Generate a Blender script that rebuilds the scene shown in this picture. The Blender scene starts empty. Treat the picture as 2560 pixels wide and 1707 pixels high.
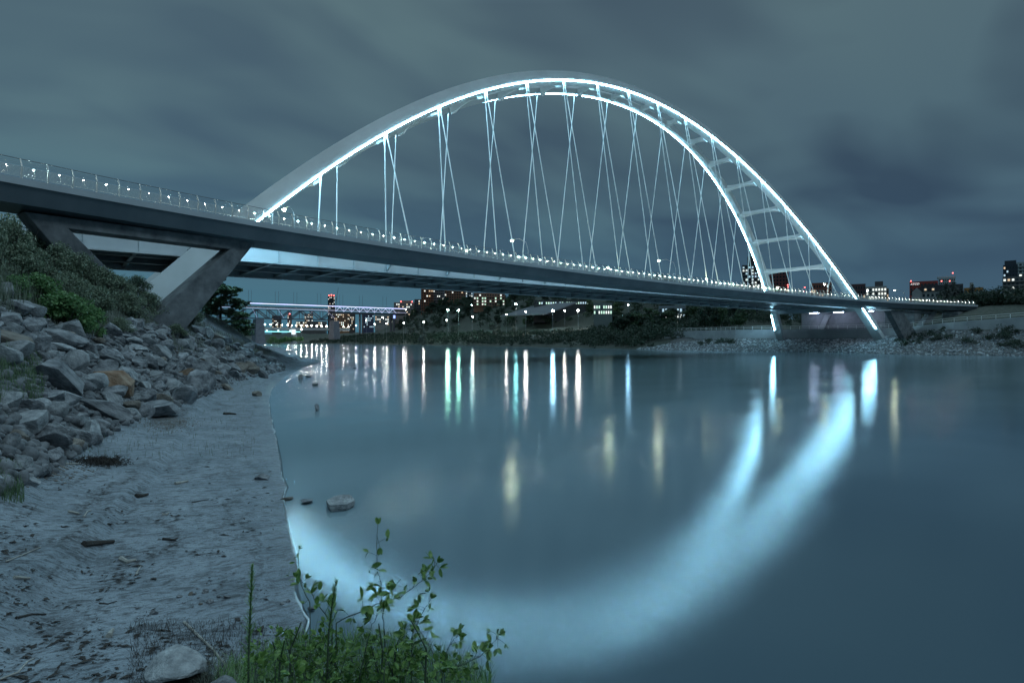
import bpy, bmesh, math, random
import numpy as np
from mathutils import Vector, Matrix, noise as mnoise

random.seed(7)
RNG = np.random.default_rng(7)
sc = bpy.context.scene
COL = sc.collection
PI = math.pi

# ------------------------------------------------------------------ camera
F = 1450.0                 # focal length in pixels of the 2560 px wide photograph
YH = 850.0                 # horizon row
YAW = 0.6666469
CAM = Vector((-101.724, -85.552, 3.8))
FW = Vector((math.sin(YAW), math.cos(YAW), 0))
RT = Vector((math.cos(YAW), -math.sin(YAW), 0))
cam_d = bpy.data.cameras.new('camera')
cam_d.sensor_width = 36.0
cam_d.lens = F / 2560 * 36
cam_d.shift_y = -3.5 / 2560
cam_d.clip_start = 0.1
cam_d.clip_end = 9000
cam = bpy.data.objects.new('camera', cam_d)
COL.objects.link(cam)
cam.location = CAM
cam.rotation_euler = (PI / 2, 0, -YAW)
sc.camera = cam


def P(px, py, d):
    """world point seen at pixel px, py at depth d metres"""
    return CAM + FW * d + RT * ((px - 1280) / F * d) + Vector((0, 0, (YH - py) / F * d))


def PZ(px, py, z=0.0):
    return P(px, py, F * (z - CAM.z) / (YH - py))


def PU(px, py, y):
    """point of the pixel's ray on the plane Y = y"""
    k = (px - 1280) / F
    d = (y - CAM.y) / (FW.y + RT.y * k)
    return P(px, py, d)


def pix(p):
    v = Vector(p) - CAM
    d = v.dot(FW)
    return 1280 + F * v.dot(RT) / d, YH - F * v.z / d, d


# ------------------------------------------------------------------ objects
def link(o, parent=None):
    COL.objects.link(o)
    if parent is not None:
        o.parent = parent
    return o


def tag(o, label=None, cat=None, group=None, kind=None):
    if label: o['label'] = label
    if cat: o['category'] = cat
    if group: o['group'] = group
    if kind: o['kind'] = kind
    return o


def thing(name, label, cat, loc=(0, 0, 0), group=None, rotz=0.0):
    o = bpy.data.objects.new(name, None)
    o.empty_display_size = 0.2
    link(o)
    o.location = loc
    o.rotation_euler = (0, 0, rotz)
    return tag(o, label, cat, group)


def children(o):
    return [c for c in bpy.data.objects if c.parent == o]


KIDS = {}


def copy_tree(o, parent=None):
    c = o.copy()
    link(c, parent)
    for ch in KIDS.get(o.name, []):
        copy_tree(ch, c)
    return c


class MB:
    """collects vertices and faces for ONE mesh object"""
    def __init__(self):
        self.v = []; self.f = []; self.m = []

    def add(self, vs, fs, mi=0):
        b = len(self.v)
        self.v += [tuple(v) for v in vs]
        self.f += [tuple(i + b for i in f) for f in fs]
        self.m += [mi] * len(fs)
        return self

    def box(self, x0, x1, y0, y1, z0, z1, mi=0):
        vs = [(x, y, z) for z in (z0, z1) for y in (y0, y1) for x in (x0, x1)]
        return self.add(vs, [(0, 2, 3, 1), (4, 5, 7, 6), (0, 1, 5, 4), (2, 6, 7, 3), (0, 4, 6, 2), (1, 3, 7, 5)], mi)

    def beam(self, a, b, w, h, up=(0, 0, 1), mi=0):
        """rectangular bar from a to b, w across, h along up"""
        a = Vector(a); b = Vector(b)
        t = (b - a).normalized()
        u = Vector(up)
        s = t.cross(u)
        if s.length < 1e-4:
            s = t.cross(Vector((1, 0, 0)))
        s.normalize()
        n = s.cross(t).normalized()
        vs = [p + s * (w / 2 * i) + n * (h / 2 * j) for p in (a, b) for i, j in ((-1, -1), (1, -1), (1, 1), (-1, 1))]
        return self.add(vs, [(3, 2, 1, 0), (4, 5, 6, 7), (0, 1, 5, 4), (1, 2, 6, 5), (2, 3, 7, 6), (3, 0, 4, 7)], mi)

    def tube(self, pts, r, n=6, mi=0, cap=True):
        pts = [Vector(p) for p in pts]
        rr = r if isinstance(r, (list, tuple)) else [r] * len(pts)
        rings = []
        ref = None
        for i, p in enumerate(pts):
            t = (pts[min(i + 1, len(pts) - 1)] - pts[max(i - 1, 0)]).normalized()
            if ref is None:
                ref = t.orthogonal().normalized()
            ref = (ref - t * ref.dot(t))
            ref = ref.normalized() if ref.length > 1e-5 else t.orthogonal().normalized()
            bn = t.cross(ref)
            rings.append([p + (ref * math.cos(2 * PI * k / n) + bn * math.sin(2 * PI * k / n)) * rr[i] for k in range(n)])
        vs = [v for ring in rings for v in ring]
        fs = []
        for i in range(len(pts) - 1):
            for k in range(n):
                a, b = i * n + k, i * n + (k + 1) % n
                fs.append((a, b, b + n, a + n))
        if cap:
            fs.append(tuple(range(n - 1, -1, -1)))
            fs.append(tuple(range((len(pts) - 1) * n, len(pts) * n)))
        return self.add(vs, fs, mi)

    def ball(self, c, r, nu=8, nv=6, sz=1.0, mi=0):
        c = Vector(c)
        vs = [c + Vector((0, 0, r * sz))]
        for j in range(1, nv):
            th = PI * j / nv
            for i in range(nu):
                ph = 2 * PI * i / nu
                vs.append(c + Vector((r * math.sin(th) * math.cos(ph), r * math.sin(th) * math.sin(ph), r * sz * math.cos(th))))
        vs.append(c - Vector((0, 0, r * sz)))
        fs = [(0, 1 + i, 1 + (i + 1) % nu) for i in range(nu)]
        for j in range(nv - 2):
            for i in range(nu):
                a = 1 + j * nu + i; b = 1 + j * nu + (i + 1) % nu
                fs.append((a, a + nu, b + nu, b))
        L = len(vs) - 1
        o = 1 + (nv - 2) * nu
        fs += [(o + (i + 1) % nu, o + i, L) for i in range(nu)]
        return self.add(vs, fs, mi)

    def prism(self, poly, off, mi=0):
        """extrude a polygon (3D points) by vector off"""
        n = len(poly)
        off = Vector(off)
        vs = [Vector(p) for p in poly] + [Vector(p) + off for p in poly]
        fs = [tuple(range(n)), tuple(range(2 * n - 1, n - 1, -1))]
        fs += [(i, i + n, (i + 1) % n + n, (i + 1) % n) for i in range(n)]
        return self.add(vs, fs, mi)

    def sweep(self, rings, closed=True, cap=True, mi=0):
        n = len(rings[0])
        vs = [v for r in rings for v in r]
        fs = []
        for i in range(len(rings) - 1):
            for k in range(n if closed else n - 1):
                a = i * n + k; b = i * n + (k + 1) % n
                fs.append((a, b, b + n, a + n))
        if cap and closed:
            fs.append(tuple(range(n - 1, -1, -1)))
            fs.append(tuple(range((len(rings) - 1) * n, len(rings) * n)))
        return self.add(vs, fs, mi)

    def mesh(self, name, mats, loc=(0, 0, 0), smooth=False, fix=True):
        me = bpy.data.meshes.new(name)
        l = Vector(loc)
        vs = [(v[0] - l.x, v[1] - l.y, v[2] - l.z) for v in self.v] if l.length else self.v
        me.from_pydata(vs, [], self.f)
        if not isinstance(mats, (list, tuple)):
            mats = [mats]
        for m in mats:
            me.materials.append(m)
        if len(mats) > 1:
            me.polygons.foreach_set('material_index', self.m)
        if fix:
            bm = bmesh.new(); bm.from_mesh(me)
            bmesh.ops.recalc_face_normals(bm, faces=bm.faces[:])
            bm.to_mesh(me); bm.free()
        if smooth:
            me.polygons.foreach_set('use_smooth', [True] * len(me.polygons))
        me.update()
        return me

    def build(self, name, mats, parent=None, smooth=False, fix=True, world=True):
        """vertices are in world space; a parent Empty at a location is subtracted"""
        loc = (0, 0, 0)
        if parent is not None and world:
            p = parent
            loc = Vector((0, 0, 0))
            while p is not None:
                loc += p.location
                p = p.parent
        o = bpy.data.objects.new(name, self.mesh(name, mats, loc, smooth, fix))
        link(o, parent)
        if parent is not None:
            KIDS.setdefault(parent.name, []).append(o)
        return o


def quads_mesh(name, V, nper, mats, midx=None):
    """fast mesh from an array of (n*nper,3) vertices, faces of nper vertices each"""
    V = np.asarray(V, dtype=np.float32)
    n = len(V) // nper
    me = bpy.data.meshes.new(name)
    me.vertices.add(len(V)); me.vertices.foreach_set('co', V.ravel())
    me.loops.add(n * nper); me.loops.foreach_set('vertex_index', np.arange(n * nper, dtype=np.int32))
    me.polygons.add(n); me.polygons.foreach_set('loop_start', np.arange(n, dtype=np.int32) * nper)
    for m in (mats if isinstance(mats, (list, tuple)) else [mats]):
        me.materials.append(m)
    if midx is not None:
        me.polygons.foreach_set('material_index', np.asarray(midx, dtype=np.int32))
    me.update(calc_edges=True)
    me.validate()
    return me


def grid_mesh(name, V, nr, nc, keep, mats):
    V = np.asarray(V, dtype=np.float32)
    idx = np.arange(nr * nc).reshape(nr, nc)
    q = np.stack([idx[:-1, :-1], idx[:-1, 1:], idx[1:, 1:], idx[1:, :-1]], -1).reshape(-1, 4)
    q = q[keep]
    used, inv = np.unique(q, return_inverse=True)
    inv = inv.reshape(-1, 4)
    me = bpy.data.meshes.new(name)
    me.vertices.add(len(used)); me.vertices.foreach_set('co', V[used].ravel())
    me.loops.add(inv.size); me.loops.foreach_set('vertex_index', inv.ravel().astype(np.int32))
    me.polygons.add(len(inv)); me.polygons.foreach_set('loop_start', np.arange(len(inv), dtype=np.int32) * 4)
    me.polygons.foreach_set('use_smooth', np.ones(len(inv), dtype=bool))
    me.materials.append(mats)
    me.update(calc_edges=True)
    return me, used


def srgb(r, g, b):
    def f(c):
        c /= 255.0
        return c / 12.92 if c <= 0.04045 else ((c + 0.055) / 1.055) ** 2.4
    return (f(r), f(g), f(b), 1.0)


# ------------------------------------------------------------------ materials
def new_mat(name):
    m = bpy.data.materials.new(name)
    m.use_nodes = True
    nt = m.node_tree
    return m, nt, nt.nodes['Principled BSDF']


def N(nt, t, **kw):
    n = nt.nodes.new(t)
    for k, v in kw.items():
        if k in n.inputs.keys() if hasattr(n.inputs, 'keys') else False:
            n.inputs[k].default_value = v
        else:
            setattr(n, k, v)
    return n


def mat(name, c1, c2=None, scale=3.0, rough=0.7, metal=0.0, bump=0.0, bscale=None, detail=6.0, rnd=0.0, coords='Object', stretch=None, spec=None, lo=0.35, hi=0.65):
    m, nt, b = new_mat(name)
    L = nt.links.new
    c1 = tuple(c1)[:3] + (1,)
    b.inputs['Roughness'].default_value = rough
    b.inputs['Metallic'].default_value = metal
    if spec is not None:
        b.inputs['Specular IOR Level'].default_value = spec
    tc = nt.nodes.new('ShaderNodeTexCoord')
    src = tc.outputs[coords]
    if stretch:
        mp = nt.nodes.new('ShaderNodeMapping')
        mp.inputs['Scale'].default_value = stretch
        L(src, mp.inputs['Vector']); src = mp.outputs['Vector']
    out = None
    if c2 is not None:
        c2 = tuple(c2)[:3] + (1,)
        nz = nt.nodes.new('ShaderNodeTexNoise')
        nz.inputs['Scale'].default_value = scale
        nz.inputs['Detail'].default_value = detail
        nz.inputs['Roughness'].default_value = 0.62
        L(src, nz.inputs['Vector'])
        cr = nt.nodes.new('ShaderNodeValToRGB')
        cr.color_ramp.elements[0].position = lo; cr.color_ramp.elements[0].color = c1
        cr.color_ramp.elements[1].position = hi; cr.color_ramp.elements[1].color = c2
        L(nz.outputs['Fac'], cr.inputs['Fac'])
        out = cr.outputs['Color']
    if rnd > 0:
        oi = nt.nodes.new('ShaderNodeObjectInfo')
        hs = nt.nodes.new('ShaderNodeHueSaturation')
        mr = nt.nodes.new('ShaderNodeMapRange')
        mr.inputs['To Min'].default_value = 1 - rnd; mr.inputs['To Max'].default_value = 1 + rnd
        L(oi.outputs['Random'], mr.inputs['Value'])
        L(mr.outputs['Result'], hs.inputs['Value'])
        if out is not None: L(out, hs.inputs['Color'])
        else: hs.inputs['Color'].default_value = c1
        out = hs.outputs['Color']
    if out is not None: L(out, b.inputs['Base Color'])
    else: b.inputs['Base Color'].default_value = c1
    if bump > 0:
        n2 = nt.nodes.new('ShaderNodeTexNoise')
        n2.inputs['Scale'].default_value = bscale or scale * 3
        n2.inputs['Detail'].default_value = 8
        L(src, n2.inputs['Vector'])
        bp = nt.nodes.new('ShaderNodeBump')
        bp.inputs['Strength'].default_value = bump
        bp.inputs['Distance'].default_value = 0.1
        L(n2.outputs['Fac'], bp.inputs['Height'])
        L(bp.outputs['Normal'], b.inputs['Normal'])
    return m


def emit(name, color, strength):
    m, nt, b = new_mat(name)
    b.inputs['Base Color'].default_value = (0.8, 0.8, 0.8, 1)
    b.inputs['Emission Color'].default_value = tuple(color)[:3] + (1,)
    b.inputs['Emission Strength'].default_value = strength
    if strength < 4: m.cycles.emission_sampling = 'NONE'
    return m


def leaf_mat(name, c1, c2, trans=0.25, rnd=0.2, rough=0.5):
    """leaf: colour varies by a coarse noise through the crown and per leaf island"""
    m, nt, b = new_mat(name)
    L = nt.links.new
    geo = nt.nodes.new('ShaderNodeNewGeometry')
    cr = nt.nodes.new('ShaderNodeValToRGB')
    cr.color_ramp.elements[0].color = tuple(c1)[:3] + (1,)
    cr.color_ramp.elements[1].color = tuple(c2)[:3] + (1,)
    L(geo.outputs['Random Per Island'], cr.inputs['Fac'])
    L(cr.outputs['Color'], b.inputs['Base Color'])
    b.inputs['Roughness'].default_value = rough
    tr = nt.nodes.new('ShaderNodeBsdfTranslucent')
    L(cr.outputs['Color'], tr.inputs['Color'])
    mx = nt.nodes.new('ShaderNodeMixShader')
    mx.inputs['Fac'].default_value = trans
    L(b.outputs['BSDF'], mx.inputs[1]); L(tr.outputs['BSDF'], mx.inputs[2])
    L(mx.outputs['Shader'], nt.nodes['Material Output'].inputs['Surface'])
    return m


def panel_mat(name, c1, c2, w, h):
    """cast concrete with form joints and stains"""
    m = mat(name, c1, c2, .8, rough=.85, bump=.08, bscale=4, detail=9)
    nt = m.node_tree; L = nt.links.new
    b = nt.nodes['Principled BSDF']
    src = b.inputs['Base Color'].links[0].from_socket
    tc = nt.nodes.new('ShaderNodeTexCoord')
    mp = nt.nodes.new('ShaderNodeMapping'); mp.inputs['Rotation'].default_value = (PI / 2, 0, PI / 2)
    L(tc.outputs['Object'], mp.inputs['Vector'])
    br_ = nt.nodes.new('ShaderNodeTexBrick')
    br_.inputs['Scale'].default_value = 1.0; br_.inputs['Brick Width'].default_value = w; br_.inputs['Row Height'].default_value = h
    br_.inputs['Mortar Size'].default_value = .035; br_.offset = 0
    for k, v in (('Color1', .95), ('Color2', 1.05), ('Mortar', .45)): br_.inputs[k].default_value = (v, v, v, 1)
    L(mp.outputs[0], br_.inputs['Vector'])
    mx = nt.nodes.new('ShaderNodeMix'); mx.data_type = 'RGBA'; mx.blend_type = 'MULTIPLY'; mx.inputs[0].default_value = 1
    ins = [q for q in mx.inputs if q.type == 'RGBA']
    L(src, ins[0]); L(br_.outputs['Color'], ins[1])
    L([q for q in mx.outputs if q.type == 'RGBA'][0], b.inputs['Base Color'])
    return m


M = {}
M['steel_white'] = mat('white_painted_steel', (0.42, 0.46, 0.47), (0.52, 0.56, 0.57), 0.15, rough=0.42, bump=0.02, bscale=2)
M['brace'] = mat('lit_brace_steel', (0.66, 0.70, 0.70), (0.74, 0.78, 0.78), 0.2, rough=0.42)  # lighter copy of the rib paint; brightness of lit braces put into colour
M['girder'] = mat('pale_girder_paint', (0.50, 0.56, 0.60), (0.60, 0.66, 0.70), 0.2, rough=0.38)
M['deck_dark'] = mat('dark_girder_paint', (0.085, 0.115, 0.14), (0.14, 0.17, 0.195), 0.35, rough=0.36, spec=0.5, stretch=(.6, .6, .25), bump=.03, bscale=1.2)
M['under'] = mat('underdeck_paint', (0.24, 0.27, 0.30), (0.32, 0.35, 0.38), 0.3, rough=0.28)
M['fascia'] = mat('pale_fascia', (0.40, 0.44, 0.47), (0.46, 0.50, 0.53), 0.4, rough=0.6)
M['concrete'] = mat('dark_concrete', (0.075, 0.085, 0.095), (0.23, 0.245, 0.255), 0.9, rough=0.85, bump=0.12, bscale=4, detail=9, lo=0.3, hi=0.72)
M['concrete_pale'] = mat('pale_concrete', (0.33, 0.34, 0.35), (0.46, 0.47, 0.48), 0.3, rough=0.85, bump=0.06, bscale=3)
M['rail'] = mat('rail_metal', (0.72, 0.73, 0.70), rough=0.35)
M['rail_dark'] = mat('rail_top_metal', (0.10, 0.11, 0.12), rough=0.4, metal=0.5)
M['cable'] = mat('cable_sheath', (0.84, 0.87, 0.88), rough=0.3)
M['wall_concrete'] = mat('wall_concrete', (.30, .31, .32), (.40, .41, .42), .3, rough=.9, bump=.08, bscale=3)
M['panel_wall'] = panel_mat('abutment_concrete', (.42, .44, .47), (.56, .57, .60), 2.4, 1.2)
M['black'] = mat('bearing_rubber', (0.01, 0.01, 0.012), rough=0.8)
M['asphalt'] = mat('asphalt', (0.045, 0.045, 0.05), (0.06, 0.06, 0.065), 2, rough=0.9)
M['truss'] = mat('old_truss_steel', (0.05, 0.05, 0.07), (0.09, 0.085, 0.11), 0.5, rough=0.6)
M['pier_old'] = mat('old_pier_masonry', (0.16, 0.16, 0.19), (0.22, 0.22, 0.25), 0.4, rough=0.9)
M['lamp_pole'] = mat('galvanised_pole', (0.35, 0.37, 0.38), rough=0.4, metal=0.4)
M['led'] = emit('led_strip', (0.35, 0.76, 1.0), 80)
M['fill_up'] = emit('added_uplight_glow', (0.66, 0.90, 1.0), 34)  # glow of the added strip that brightens hangers and soffits
M['led_girder'] = emit('girder_wash_led', (0.45, 0.80, 1.0), 7)
M['lamp'] = emit('street_lamp_glow', (0.88, 1.0, 0.62), 300)
M['lamp_far'] = emit('far_lamp_glow', (1.0, 0.97, 0.88), 380)
M['lamp_green'] = emit('green_lamp_glow', (0.35, 1.0, 0.72), 380)
M['lamp_blue'] = emit('blue_lamp_glow', (0.35, 0.72, 1.0), 480)
M['lamp_teal'] = emit('teal_lamp_glow', (0.3, 0.95, 0.95), 300)
M['rail_lamp'] = emit('rail_lamp_glow', (0.80, 1.0, 0.92), 420)
M['rail_lamp_dim'] = emit('rail_lamp_dim', (1.0, 0.98, 0.84), 180)
M['rail_lamp_bright'] = emit('rail_lamp_bright', (0.76, 1.0, 0.94), 2000)
M['red_light'] = emit('red_beacon_glow', (1.0, 0.12, 0.10), 7)
M['win_warm'] = emit('lit_window_warm', (1.0, 0.68, 0.38), .75)
M['win_white'] = emit('lit_window_white', (0.95, 1.0, 0.92), 1.1)
M['win_cool'] = emit('lit_window_cool', (0.6, 0.85, 1.0), .7)
M['win_green'] = emit('lit_window_green', (0.65, 1.0, 0.75), 1.0)
M['win_dark'] = mat('dark_window_glass', (0.02, 0.025, 0.03), rough=0.15)
# ------------------------------------------------------------------ night sky
world = bpy.data.worlds.new('World')
sc.world = world
world.use_nodes = True
wt = world.node_tree
for n in list(wt.nodes): wt.nodes.remove(n)
WL = wt.links.new


def wn(t, **kw):
    n = wt.nodes.new(t)
    for k, v in kw.items(): setattr(n, k, v)
    return n


def wmath(op, a, b=None, clamp=False):
    n = wn('ShaderNodeMath', operation=op); n.use_clamp = clamp
    for i, v in enumerate((a, b)):
        if v is None: continue
        if isinstance(v, (int, float)): n.inputs[i].default_value = v
        else: WL(v, n.inputs[i])
    return n.outputs[0]


def wdot(vec, d):
    n = wn('ShaderNodeVectorMath', operation='DOT_PRODUCT')
    WL(vec, n.inputs[0]); n.inputs[1].default_value = d
    return n.outputs['Value']


def wramp(fac, stops):
    r = wn('ShaderNodeValToRGB')
    e = r.color_ramp.elements
    while len(e) < len(stops): e.new(0.5)
    for i, (p, c) in enumerate(stops):
        e[i].position = p; e[i].color = c
    WL(fac, r.inputs['Fac'])
    return r.outputs['Color']


def wmix(f, a, b, blend='MIX'):
    n = wn('ShaderNodeMix', data_type='RGBA', blend_type=blend)
    if isinstance(f, (int, float)): n.inputs['Factor'].default_value = f
    else: WL(f, n.inputs['Factor'])
    for s, v in (('A', a), ('B', b)):
        i = [q for q in n.inputs if q.name == s and q.type == 'RGBA'][0]
        if isinstance(v, tuple): i.default_value = v
        else: WL(v, i)
    return [q for q in n.outputs if q.type == 'RGBA'][0]


tcw = wn('ShaderNodeTexCoord').outputs['Generated']
elev = wdot(tcw, (0, 0, 1))
side = wdot(tcw, tuple(RT))                       # towards the north bank
# base colour by height above the horizon, bluer and darker over the north bank
south = wramp(elev, [(0.0, srgb(70, 121, 142)), (0.10, srgb(76, 115, 133)), (0.28, srgb(83, 111, 123)), (0.55, srgb(89, 113, 121))])
north = wramp(elev, [(0.0, srgb(68, 95, 115)), (0.10, srgb(62, 88, 109)), (0.28, srgb(68, 92, 108)), (0.55, srgb(80, 102, 113))])
sf = wmath('ADD', wmath('MULTIPLY', side, 0.85), 0.42, True)
base = wmix(sf, south, north)
# long-exposure clouds: direction projected on a plane overhead, streaked along the wind
dv = wn('ShaderNodeVectorMath', operation='DIVIDE')
cz = wmath('ADD', wmath('MAXIMUM', elev, 0.0), 0.22)
cmb = wn('ShaderNodeCombineXYZ'); WL(cz, cmb.inputs[0]); WL(cz, cmb.inputs[1]); WL(cz, cmb.inputs[2])
WL(tcw, dv.inputs[0]); WL(cmb.outputs[0], dv.inputs[1])
mp1 = wn('ShaderNodeMapping'); mp1.inputs['Rotation'].default_value = (0, 0, math.radians(70)); mp1.inputs['Scale'].default_value = (0.75, 1.35, 0.0)
mp1.inputs['Location'].default_value = (2.2, 1.4, 0)
WL(dv.outputs[0], mp1.inputs['Vector'])
nz1 = wn('ShaderNodeTexNoise'); nz1.inputs['Scale'].default_value = 1.7; nz1.inputs['Detail'].default_value = 2.6; nz1.inputs['Roughness'].default_value = 0.5
nz1.inputs['Distortion'].default_value = 0.35
WL(mp1.outputs[0], nz1.inputs['Vector'])
mp2 = wn('ShaderNodeMapping'); mp2.inputs['Rotation'].default_value = (0, 0, math.radians(100)); mp2.inputs['Scale'].default_value = (0.25, 2.4, 0.0)
WL(dv.outputs[0], mp2.inputs['Vector'])
nz2 = wn('ShaderNodeTexNoise'); nz2.inputs['Scale'].default_value = 0.9; nz2.inputs['Detail'].default_value = 3.0
WL(mp2.outputs[0], nz2.inputs['Vector'])
cl1 = wramp(nz1.outputs['Fac'], [(0.38, (0, 0, 0, 1)), (0.60, (1, 1, 1, 1))])
cl2 = wramp(nz2.outputs['Fac'], [(0.36, (0, 0, 0, 1)), (0.66, (1, 1, 1, 1))])
hz = wramp(elev, [(0.04, (0, 0, 0, 1)), (0.2, (1, 1, 1, 1))])
dark = wmix(sf, (0.76, 0.78, 0.87, 1), (0.68, 0.67, 0.74, 1))
lite = wmix(sf, (1.08, 1.08, 1.06, 1), (1.24, 1.22, 1.16, 1))
cloudmul = wmix(cl1, dark, lite)
cloudmul2 = wmix(cl2, (0.94, 0.94, 0.97, 1), (1.06, 1.06, 1.03, 1))
both = wmix(1.0, cloudmul, cloudmul2, 'MULTIPLY')
mul = wmix(hz, (1, 1, 1, 1), both)
skyc = wmix(1.0, base, mul, 'MULTIPLY')
# the overcast overhead (out of the picture) is lit by the city below it
ov = wramp(elev, [(0.5, (0, 0, 0, 1)), (0.85, (1, 1, 1, 1))])
skyc = wmix(ov, skyc, srgb(166, 204, 224))
bg = wn('ShaderNodeBackground'); WL(skyc, bg.inputs['Color']); bg.inputs['Strength'].default_value = 0.96
# a last trace of dusk from the real sky model
nish = wn('ShaderNodeTexSky', sky_type='NISHITA'); nish.sun_disc = False
nish.sun_elevation = math.radians(-4); nish.sun_rotation = math.radians(250)
bg2 = wn('ShaderNodeBackground'); WL(nish.outputs['Color'], bg2.inputs['Color']); bg2.inputs['Strength'].default_value = 0.05
ad = wn('ShaderNodeAddShader'); WL(bg.outputs[0], ad.inputs[0]); WL(bg2.outputs[0], ad.inputs[1])
wo = wn('ShaderNodeOutputWorld'); WL(ad.outputs[0], wo.inputs['Surface'])

# the glow of the south-bank city behind the camera: one very soft, weak sun
sun_d = bpy.data.lights.new('sun', 'SUN'); sun_d.energy = 0.52; sun_d.angle = math.radians(14); sun_d.color = (0.66, 0.88, 1.0)
sun = bpy.data.objects.new('sun', sun_d); COL.objects.link(sun)
sdir = (FW * 0.25 - RT * 0.62 - Vector((0, 0, 0.75))).normalized()
sun.rotation_euler = sdir.to_track_quat('-Z', 'Y').to_euler()

sc.view_settings.view_transform = 'Standard'
sc.view_settings.look = 'None'
sc.view_settings.exposure = 0
sc.view_settings.gamma = 1
sc.cycles.use_denoising = True
sc.cycles.denoiser = 'OPENIMAGEDENOISE'
sc.cycles.max_bounces = 6
sc.cycles.diffuse_bounces = 2
sc.cycles.glossy_bounces = 4
sc.cycles.transmission_bounces = 2
sc.cycles.sample_clamp_indirect = 6
sc.cycles.sample_clamp_direct = 0
sc.cycles.light_sampling_threshold = 0.002
sc.cycles.use_light_tree = True
sc.cycles.caustics_reflective = False


# ------------------------------------------------------------------ terrain height
def hashn(ix, iy, seed):
    h = (ix.astype(np.int64) * 374761393 + iy.astype(np.int64) * 668265263 + seed * 1442695041) & 0xffffffff
    h = ((h ^ (h >> 13)) * 1274126177) & 0xffffffff
    return ((h ^ (h >> 16)) & 0xffff) / 65535.0


def vnoise(x, y, seed=0):
    ix = np.floor(x); iy = np.floor(y)
    fx = x - ix; fy = y - iy
    fx = fx * fx * (3 - 2 * fx); fy = fy * fy * (3 - 2 * fy)
    a = hashn(ix, iy, seed); b = hashn(ix + 1, iy, seed); c = hashn(ix, iy + 1, seed); d = hashn(ix + 1, iy + 1, seed)
    return (a * (1 - fx) + b * fx) * (1 - fy) + (c * (1 - fx) + d * fx) * fy - 0.5


def fbm(x, y, s, seed=0, o=4):
    r = 0; a = 1.0
    for i in range(o):
        r = r + a * vnoise(x / s, y / s, seed + i * 17)
        s *= 0.5; a *= 0.5
    return r


def LD(lat, d):
    p = CAM + RT * lat + FW * d
    return (p.x, p.y)


def SH(px, py):
    d = F * CAM.z / (py - YH)
    return LD((px - 1280) / F * d, d)


south_shore = [LD(60, -30), LD(20, -6), LD(10, -1), LD(5, 1.6), LD(2.5, 3.0), LD(1.2, 3.9), LD(0.2, 4.9), LD(-0.8, 5.9), LD(-1.7, 6.9)] + \
    [SH(*q) for q in ((752, 1590), (765, 1550), (742, 1500), (735, 1470), (741, 1410), (722, 1330), (712, 1285), (706, 1240), (716, 1215), (703, 1190), (700, 1150),
                      (690, 1100), (676, 1040), (672, 1000), (678, 975), (694, 955), (722, 938), (752, 921), (790, 909), (809, 903), (800, 899), (772, 894), (720, 890),
                      (690, 887.5), (680, 884), (705, 880.5), (737, 878.5), (735, 876.5), (690, 874), (662, 868.5), (640, 864.5), (600, 861.0), (540, 859), (300, 857.2))]
SOUTH = np.array(south_shore + [LD(-1600, 1250), LD(-1600, -400), LD(60, -400)])
north_shore = [LD(260, -150), LD(160, 0), LD(135, 60), LD(124, 95)] + [SH(*q) for q in ((2800, 896.5), (2560, 889.6), (2440, 888.6), (2300, 886.8), (2180, 883.6), (2080, 880.5), (1980, 879.5), (1850, 878.5),
    (1760, 877.5), (1700, 875.5), (1620, 873.6), (1500, 870.6), (1400, 868.4), (1300, 866.4), (1200, 864.6), (1100, 863.0), (1000, 861.4), (900, 859.8), (800, 858.4), (760, 857.8), (690, 857.4), (600, 856.9), (400, 856.3))]
NORTH = np.array(north_shore + [LD(-1500, 1500), LD(-1500, 3400), LD(2600, 3400), LD(2600, -150)])


def poly_sd(x, y, poly):
    """signed distance to a polygon, positive inside"""
    x = np.asarray(x, float); y = np.asarray(y, float)
    out = np.empty_like(x)
    for c in range(0, len(x), 60000):
        X = x[c:c + 60000]; Y = y[c:c + 60000]
        d2 = np.full(X.shape, 1e18); ins = np.zeros(X.shape, bool)
        n = len(poly)
        for i in range(n):
            ax, ay = poly[i]; bx, by = poly[(i + 1) % n]
            ex, ey = bx - ax, by - ay
            t = np.clip(((X - ax) * ex + (Y - ay) * ey) / (ex * ex + ey * ey + 1e-12), 0, 1)
            d2 = np.minimum(d2, (X - ax - t * ex) ** 2 + (Y - ay - t * ey) ** 2)
            if ay != by:
                cr = ((ay > Y) != (by > Y)) & (X < (bx - ax) * (Y - ay) / (by - ay) + ax)
                ins ^= cr
        out[c:c + 60000] = np.where(ins, 1, -1) * np.sqrt(d2)
    return out


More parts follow.
